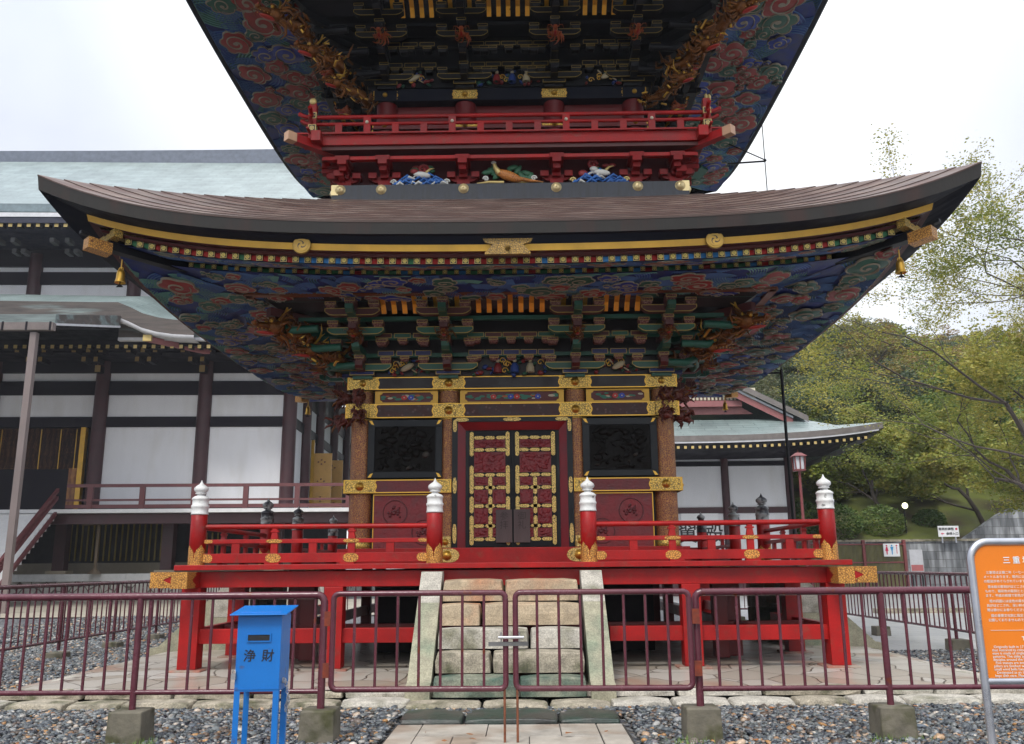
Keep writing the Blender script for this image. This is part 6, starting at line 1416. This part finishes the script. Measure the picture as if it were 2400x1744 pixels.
q = MB(); q.box(14, 60, 31, 31.6, G0, 2.5); q.prism([(23.3, 2.5), (60, 2.5), (60, 14), (42, 11), (25.5, 3.9)], 'y', 31.1, 31.5); q.build('wall_face', WM, RW)
q = MB(); q.box(14, 60, 30.93, 31.65, 2.5, 2.62); q.build('coping', GRAN, RW)
BF = thing('bamboo_fence', (17, 29, G0), 'dull yellow bamboo fence in maroon frames against the grey wall', 'fence')
BAM = mat('split bamboo', (.17, .155, .06), .6, var=.35, vs_=6, stretch=(1, 1, .2))
q = MB()
for i in range(88): x = 13.9 + i * .062; q.tube([(x, 29.05, .1), (x, 29.05, 2.3)], .029, 5)
q.build('bamboo_panel', BAM, BF)
q = MB()
for z0 in (.1, 1.4, 2.3): q.box(13.8, 19.4, 28.98, 29.08, z0, z0 + .07)
q.build('frame_rail', MR, BF)
for x in (13.9, 14.6, 17.35, 19.4): q = MB(); q.box(x - .07, x + .07, 28.93, 29.1, G0, 2.55); q.build('fence_post', MR, BF)
TS = thing('toilet_sign', (18.6, 28.9, 1.8), 'white sign with red and blue toilet figures on the bamboo fence', 'sign')
q = MB(); q.box(18.3, 19.1, 28.86, 28.9, 1.72, 2.36); SB = q.build('board', WHT, TS)
pr_, pb_ = mat('sign red', (.6, .02, .08), .5), mat('sign blue', (.03, .3, .6), .5)
for i, (x, m, fl) in enumerate(((18.46, pr_, 0), (18.72, pb_, 1), (18.96, pr_, 2))):
    q = MB(); q.lathe([(0, 0), (.04, 0), (.04, .004)], (x, 28.855, 2.26), 10, 0, False, 'y')
    if fl < 2: q.prism([(x - .08, 2.04 if fl == 0 else 2.2), (x + .08, 2.04 if fl == 0 else 2.2), (x + .03, 2.2 if fl == 0 else 2.0), (x + .02, 1.82), (x - .02, 1.82), (x - .03, 2.2 if fl == 0 else 2.0)] if fl else [(x - .02, 1.82), (x + .02, 1.82), (x + .03, 2.0), (x + .08, 2.0), (x + .03, 2.2), (x - .03, 2.2), (x - .08, 2.0), (x - .03, 2.0)], 'y', 28.85, 28.858)
    else: q.box(x - .015, x + .015, 28.85, 28.858, 1.86, 2.2)
    q.build('pictogram', m, SB)
NS = thing('notice_board', (20, 28.8, G0), 'tall narrow white notice with a red foot beside the bamboo fence', 'sign')
q = MB(); q.box(19.55, 20.2, 28.8, 28.85, .8, 2.05, 0); q.box(19.58, 20.17, 28.79, 28.8, 1.0, 1.3, 1); q.build('board', [mat('dull notice white', (.5, .5, .52), .5), mat('faded red print', (.4, .12, .12), .5)], NS)
for x in (19.6, 20.1): q = MB(); q.box(x, x + .05, 28.85, 28.9, G0, 2); q.build('leg', BLACK, NS)
DS = thing('direction_sign', (22.4, 30.5, 2.6), 'white direction sign with black characters and red arrows on the wall', 'sign')
q = MB(); q.box(21.9, 22.98, 30.5, 30.54, 2.72, 3.28); DB = q.build('board', WHT, DS)
q = MB(); 
for x in (22.1, 22.8): q.box(x - .03, x + .03, 30.54, 30.6, 2.4, 3.2)
q.build('leg', STEEL, DS)
text_mesh('車両祈祷殿', .16, INK, 'writing', DB, facing(22.32, 30.49, 3.06), bold=.002); text_mesh('参拝入口', .16, INK, 'writing', DB, facing(22.62, 30.49, 2.82), bold=.002)
q = MB(); q.lathe([(0, 0), (.06, 0), (.06, .004)], (22.85, 30.495, 3.12), 12, 0, False, 'y'); q.prism([(22.02, 2.88), (22.1, 2.94), (22.1, 2.9), (22.2, 2.9), (22.2, 2.86), (22.1, 2.86), (22.1, 2.82)], 'y', 30.49, 30.497); q.build('arrow', pr_, DB)
# ================================================================ HILL AND TREES
def domez(x, y): return 13.5 + 17.5 * math.exp(-((x - 47.5 * (y / 100)) / (12 + y * .06)) ** 2) * (y / 100)
def hz(x, y):                                           # hillside height
    if y > 46: w = min(1, (y - 46) / 18); return max(hz0(x, y), hz0(x, y) * (1 - w) + (domez(x, y) - 8) * w)
    return hz0(x, y)
def hz0(x, y):
    a = max(0, min(1, (y - 31.6) / 60)); t = 1 / (1 + math.exp(-(x - 15) / 9))
    return 2.4 + (3.5 * min(1, (y - 31.6) / 9) + 17 * a ** 1.1) * t if y > 31.6 else 2.4
q = MB(); V = []; nx, ny = 50, 30
for j in range(ny + 1):
    for i in range(nx + 1):
        x = 13.8 + (x_ := (i / nx)) * 110 - 0 * j; y = 31.6 + 100 * (j / ny) ** 1.3
        V.append((x - (40 * j / ny), y, hz(x - 40 * j / ny, y) + .3 * sin(x * .7) * cos(y * .5) * min(1, (y - 31.6) / 6)))
q.add(V, [(j * (nx + 1) + i, j * (nx + 1) + i + 1, (j + 1) * (nx + 1) + i + 1, (j + 1) * (nx + 1) + i) for j in range(ny) for i in range(nx)], 0, True)
structure(q.build('hill', mat('grassy slope', (.085, .1, .015), .9, var=.4, vs_=.6, bump=.6, bs=12, col2=(.05, .035, .015), pat='noise', ps=.35, pth=(.5, .65))))
def leafmat(name, c1, c2, c3):
    m = bpy.data.materials.new(name); m.use_nodes = True; n, l = m.node_tree.nodes, m.node_tree.links; b = n['Principled BSDF']; b.inputs['Roughness'].default_value = .6
    g = n.new('ShaderNodeNewGeometry'); t = n.new('ShaderNodeTexCoord'); nz = n.new('ShaderNodeTexNoise'); nz.inputs['Scale'].default_value = .45; nz.inputs['Detail'].default_value = 2; l.new(t.outputs['Object'], nz.inputs['Vector'])
    ad = n.new('ShaderNodeMath'); ad.operation = 'MULTIPLY_ADD'; ad.inputs[1].default_value = .4; l.new(g.outputs['Random Per Island'], ad.inputs[0])
    oi = n.new('ShaderNodeObjectInfo'); a3 = n.new('ShaderNodeMath'); a3.operation = 'MULTIPLY_ADD'; a3.inputs[1].default_value = .35; l.new(oi.outputs['Random'], a3.inputs[0]); l.new(nz.outputs[0], a3.inputs[2])
    a4 = n.new('ShaderNodeMath'); a4.operation = 'ADD'; a4.inputs[1].default_value = -.3; l.new(a3.outputs[0], a4.inputs[0]); l.new(a4.outputs[0], ad.inputs[2])
    r = n.new('ShaderNodeValToRGB'); l.new(ad.outputs[0], r.inputs[0]); r.color_ramp.elements.new(.5)
    for e, (p, c) in zip(r.color_ramp.elements, ((.15, c1), (.5, c2), (.85, c3))): e.position = p; e.color = (*c, 1)
    l.new(r.outputs[0], b.inputs['Base Color'])
    tr = n.new('ShaderNodeBsdfTranslucent'); l.new(r.outputs[0], tr.inputs[0]); ms = n.new('ShaderNodeMixShader'); ms.inputs[0].default_value = .3; l.new(b.outputs[0], ms.inputs[1]); l.new(tr.outputs[0], ms.inputs[2]); l.new(ms.outputs[0], n['Material Output'].inputs[0])
    return m
LGREEN = leafmat('evergreen leaves', (.025, .06, .014), (.075, .14, .03), (.17, .23, .05))
LYEL = leafmat('yellow green leaves', (.08, .13, .02), (.22, .26, .04), (.38, .33, .06))
LOR = leafmat('turning leaves', (.1, .12, .025), (.22, .2, .045), (.33, .19, .06))
HAZEGREEN = leafmat('hazed evergreen leaves', (.03, .05, .022), (.07, .105, .045), (.13, .165, .07))  # greyer than the near leaves: distance haze put into the leaf colour
HAZEOLIVE = leafmat('hazed olive leaves', (.06, .075, .03), (.14, .15, .06), (.22, .19, .08))  # the same hill haze mixed into the olive
BARK = mat('grey brown bark', (.07, .055, .045), .85, var=.3, vs_=4, bump=.6, bs=20)
def leaf_mesh(name, C_, N_, size, mt, rg, flat=.5):
    n = len(C_); d1 = rg.normal(size=(n, 3)); d1 /= np.linalg.norm(d1, axis=1)[:, None]; d1[:, 2] *= flat
    up3 = rg.normal(size=(n, 3)); d2 = np.cross(d1, up3); d2 /= np.linalg.norm(d2, axis=1)[:, None] + 1e-6
    s = (size * rg.uniform(.6, 1.35, n))[:, None]
    V = np.stack([C_ - d1 * s, C_ + d2 * s * .5, C_ + d1 * s, C_ - d2 * s * .5], 1).reshape(-1, 3)
    me = bpy.data.meshes.new(name); me.vertices.add(4 * n); me.vertices.foreach_set('co', V.astype(np.float32).ravel()); me.loops.add(4 * n); me.loops.foreach_set('vertex_index', np.arange(4 * n, dtype=np.int32)); me.polygons.add(n); me.polygons.foreach_set('loop_start', np.arange(0, 4 * n, 4, dtype=np.int32)); me.materials.append(mt); me.update(); return me
def crown_tree(seed, h, r, nleaf, size, mt, label, clumps=110, squash=.8, base=.14):
    """broad tree: forked trunk and a crown of leaf clumps on an uneven dome"""
    rg = np.random.default_rng(seed); rr = random.Random(seed)
    T = thing('broadleaf_tree', (0, 0, 0), label, 'tree')
    cz = h * base + (h * (1 - base)) * .5; rz = h * (1 - base) * .5
    C_ = []
    for i in range(clumps):
        a = rg.uniform(0, 2 * pi); b = np.arccos(rg.uniform(-.9, 1)); k = rg.uniform(.62, 1.0) * (1 + .12 * sin(3 * a + seed) + .1 * cos(5 * a))
        C_.append((r * k * sin(b) * cos(a), r * k * sin(b) * sin(a), cz + rz * k * cos(b)))
    C_ = np.array(C_); w = rg.integers(0, clumps, nleaf); cr_ = r * .2 * rg.uniform(.6, 1.3, clumps)
    g = rg.normal(size=(nleaf, 3)); g /= np.linalg.norm(g, axis=1)[:, None]; g *= (rg.uniform(.3, 1, nleaf) ** .5 * cr_[w])[:, None]; g[:, 2] *= .6
    P = C_[w] + g
    o = bpy.data.objects.new('crown', leaf_mesh('crown', P, None, size, mt, rg)); SC.collection.objects.link(o); o.parent = T
    q = MB(); q.tube([(0, 0, -.5), (.05 * h * .2, 0, h * .2), (0, .03 * h, h * .45), (0, 0, h * .75)], [h * .03, h * .024, h * .018, h * .006], 8)
    for i in range(12):
        c = C_[rr.randrange(clumps)] * np.array((.85, .85, .95)); z0 = h * rr.uniform(.22, .5); q.tube([(0, 0, z0), (c[0] * .4, c[1] * .4, z0 + (c[2] - z0) * .55), tuple(c)], [h * .014, h * .009, h * .002], 6)
    o = q.build('trunk', BARK, T); return T
PT = [crown_tree(1, 12, 5.6, 20000, .15, HAZEGREEN, 'x'), crown_tree(2, 13, 6., 20000, .15, LOR, 'x'), crown_tree(3, 12, 5.5, 20000, .15, HAZEOLIVE, 'x'), crown_tree(4, 14, 5., 20000, .15, HAZEGREEN, 'x', squash=1)]
def domez(x, y): return 13.5 + 17.5 * math.exp(-((x - 47.5 * (y / 100)) / (12 + y * .06)) ** 2) * (y / 100)
rt = random.Random(21); spots = []
for y, x0, x1, st in ((106, 22, 72, 5.6), (100, 20, 72, 5.6), (94, 20, 68, 5.6), (87, 18, 62, 5.4), (80, 18, 60, 5.4), (73, 17, 58, 5.2), (66, 16, 52, 5.), (59, 15, 48, 5.), (52, 13.5, 44, 4.8), (46, 13.5, 42, 4.6), (41, 13.5, 40, 4.6)):
    x = x0
    while x < x1: spots.append((x + rt.uniform(-1.2, 1.2), y + rt.uniform(-2.5, 2.5))); x += st
KN = {0: 'dark evergreen', 1: 'rusty orange', 2: 'yellow-green', 3: 'tall dark evergreen'}
used_ = set()
for i, (x, y) in enumerate([p for p in spots if .2 < p[0] / (p[1] + 16.5) < .63]):
    top = domez(x, y) if y > 60 else 8 + (y - 40) * .42 + rt.uniform(-.8, .8)
    g = hz(x, y); top = max(top, g + rt.uniform(6.5, 8)); hgt = max(6., min(15, top - g)); 
    px = x / (y + 16.5)
    kk = 1 if (px > .37 and y < 90 and rt.random() < .5) else (2 if rt.random() < (.3 + (px > .45) * .3) else rt.choice((0, 3, 0)))
    s = hgt / (12, 13, 12, 14)[kk] 
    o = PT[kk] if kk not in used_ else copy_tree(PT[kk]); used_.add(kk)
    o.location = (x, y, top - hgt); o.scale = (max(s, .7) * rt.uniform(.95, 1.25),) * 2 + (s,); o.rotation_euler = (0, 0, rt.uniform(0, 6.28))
    wh = 'on the crest of the misty hill' if y > 90 else 'high on the wooded hill' if y > 72 else 'half way up the wooded slope' if y > 54 else 'low on the slope above the grey wall'
    o['label'] = KN[kk] + ' tree ' + wh; o['category'] = 'tree'; o['group'] = KN[kk] + ' trees ' + wh
# limbed trees at the right, thin autumn foliage
def limb_tree(name, loc, seed, h, spread, mt, label, nl=5200, size=.075, lean=(0, 0), levels=5, dens=1., rk=.02):
    rg = np.random.default_rng(seed); rr = random.Random(seed); T = thing(name, loc, label, 'tree', None); q = MB(); tips = []
    def grow(p, d, L, r, lv):
        P = [Vector(p)]; R_ = [r]; n = 4; dd = Vector(d)
        for i in range(n):
            dd = (dd + Vector((rr.gauss(0, .16), rr.gauss(0, .16), rr.gauss(0, .1) + (.05 if lv else .02)))).normalized(); P.append(P[-1] + dd * L / n); R_.append(r * (1 - .38 * (i + 1) / n))
        q.tube(P, R_, 6 if lv < 2 else 4, 0, False)
        if lv >= levels - 2: tips.extend([(x, lv) for x in P[1:]])
        if lv >= levels: return
        k = 3 if lv < 3 else 2 + (rr.random() < .5)
        for i in range(k):
            a = rr.uniform(0, 2 * pi); w = rr.uniform(.45, .95); o_ = dd.orthogonal().normalized(); o2 = dd.cross(o_); nd = (dd * cos(w) + (o_ * cos(a) + o2 * sin(a)) * sin(w)); nd.z = nd.z * .75 + .12; nd.x *= spread; nd.y *= spread
            grow(P[rr.choice((2, 3, 4, 4)) if lv else rr.choice((2, 3, 4))], nd.normalized(), L * rr.uniform(.62, .8), R_[3] * .62, lv + 1)
    grow((0, 0, -.3), Vector((lean[0], lean[1], 1)).normalized(), h * .38, h * rk, 0)
    q.build('trunk', BARK, T, ) ; T.children[0].data.transform(Matrix.Translation(Vector(loc)))
    C_ = np.array([tuple(t[0]) for t in tips]); n = int(nl * dens); w = rg.integers(0, len(C_), n); P = C_[w] + rg.normal(size=(n, 3)) * np.array((.2, .2, .13))
    o = bpy.data.objects.new('crown', leaf_mesh('crown', P, None, size, mt, rg)); SC.collection.objects.link(o); o.parent = T
    return T
limb_tree('maple_tree', (17.0, 9., G0), 31, 18.5, 1.5, LYEL, 'tall thin-leaved tree reaching bare branches across the sky above the roof tip', nl=44000, size=.045, lean=(-.05, 0), levels=5, rk=.014)
limb_tree('maple_tree', (20.2, 17, G0), 32, 13.5, 1.4, LYEL, 'dense autumn-tinged tree with spreading limbs below the high bare branches', nl=22000, size=.085, lean=(-.06, 0), levels=5)
limb_tree('maple_tree', (19.2, 13, G0), 45, 17.5, 1.6, LYEL, 'fine-twigged tree with sparse leaves beside the tall thin-leaved tree', nl=40000, size=.05, lean=(-.06, 0), levels=5, rk=.011)
limb_tree('maple_tree', (17.9, 11.5, G0), 52, 18., 1.6, LYEL, 'slender tree with fine bare twigs standing just behind the tall thin-leaved one', nl=44000, size=.045, lean=(-.07, 0), levels=5, rk=.012)
limb_tree('maple_tree', (26, 33.5, 3), 35, 8.5, 1.4, LYEL, 'bushy yellow-green tree above the sloping end of the grey wall', nl=26000, size=.13, levels=5)
limb_tree('maple_tree', (21.5, 36, 4), 36, 7.5, 1.35, LYEL, 'yellow-green tree right behind the tip of the side hall roof', nl=26000, size=.13, levels=5)
limb_tree('maple_tree', (31, 36, 4), 37, 11, 1.3, LGREEN, 'dark green tree rising above the orange sign', nl=26000, size=.14, levels=5)
bs_ = [(23.3, 34.5, 3.0, .9, 'clipped round bush on the grass slope above the direction sign'), (20.2, 33.6, 2.6, 1.3, 'low dark bush behind the floodlight at the slope foot'), (17.4, 33, 2.5, 1.4, 'loose dark shrub above the bamboo fence'), (15.2, 33, 2.5, 1.6, 'loose green shrub beside the lamp post')]
for i, (x, y, z0, r, lb) in enumerate(bs_):
    rg = np.random.default_rng(50 + i); n = 2600; g = rg.normal(size=(n, 3)); g /= np.linalg.norm(g, axis=1)[:, None]; g *= (r * rg.uniform(.75, 1.04, n))[:, None]; g[:, 2] = g[:, 2] * .8 + r * .75
    o = bpy.data.objects.new('round_bush', leaf_mesh('round_bush', g, None, .09, LGREEN, rg)); SC.collection.objects.link(o); o.location = (x, y, z0); tag(o, lb, 'bush', 'bushes on the slope')
# ================================================================ MIST
q = MB(); q.box(-95, 140, -18.5, 150, G0 - 1.2, 42)
HZ = q.build('haze', bpy.data.materials.new('mist')); HZ['kind'] = 'stuff'
hm_ = HZ.data.materials[0]; hm_.use_nodes = True; n, l = hm_.node_tree.nodes, hm_.node_tree.links
n.remove(n['Principled BSDF']); pv = n.new('ShaderNodeVolumePrincipled'); pv.inputs['Color'].default_value = (.93, .95, 1, 1); pv.inputs['Density'].default_value = HAZE = .0005; pv.inputs['Anisotropy'].default_value = .2
l.new(pv.outputs[0], n['Material Output'].inputs['Volume'])
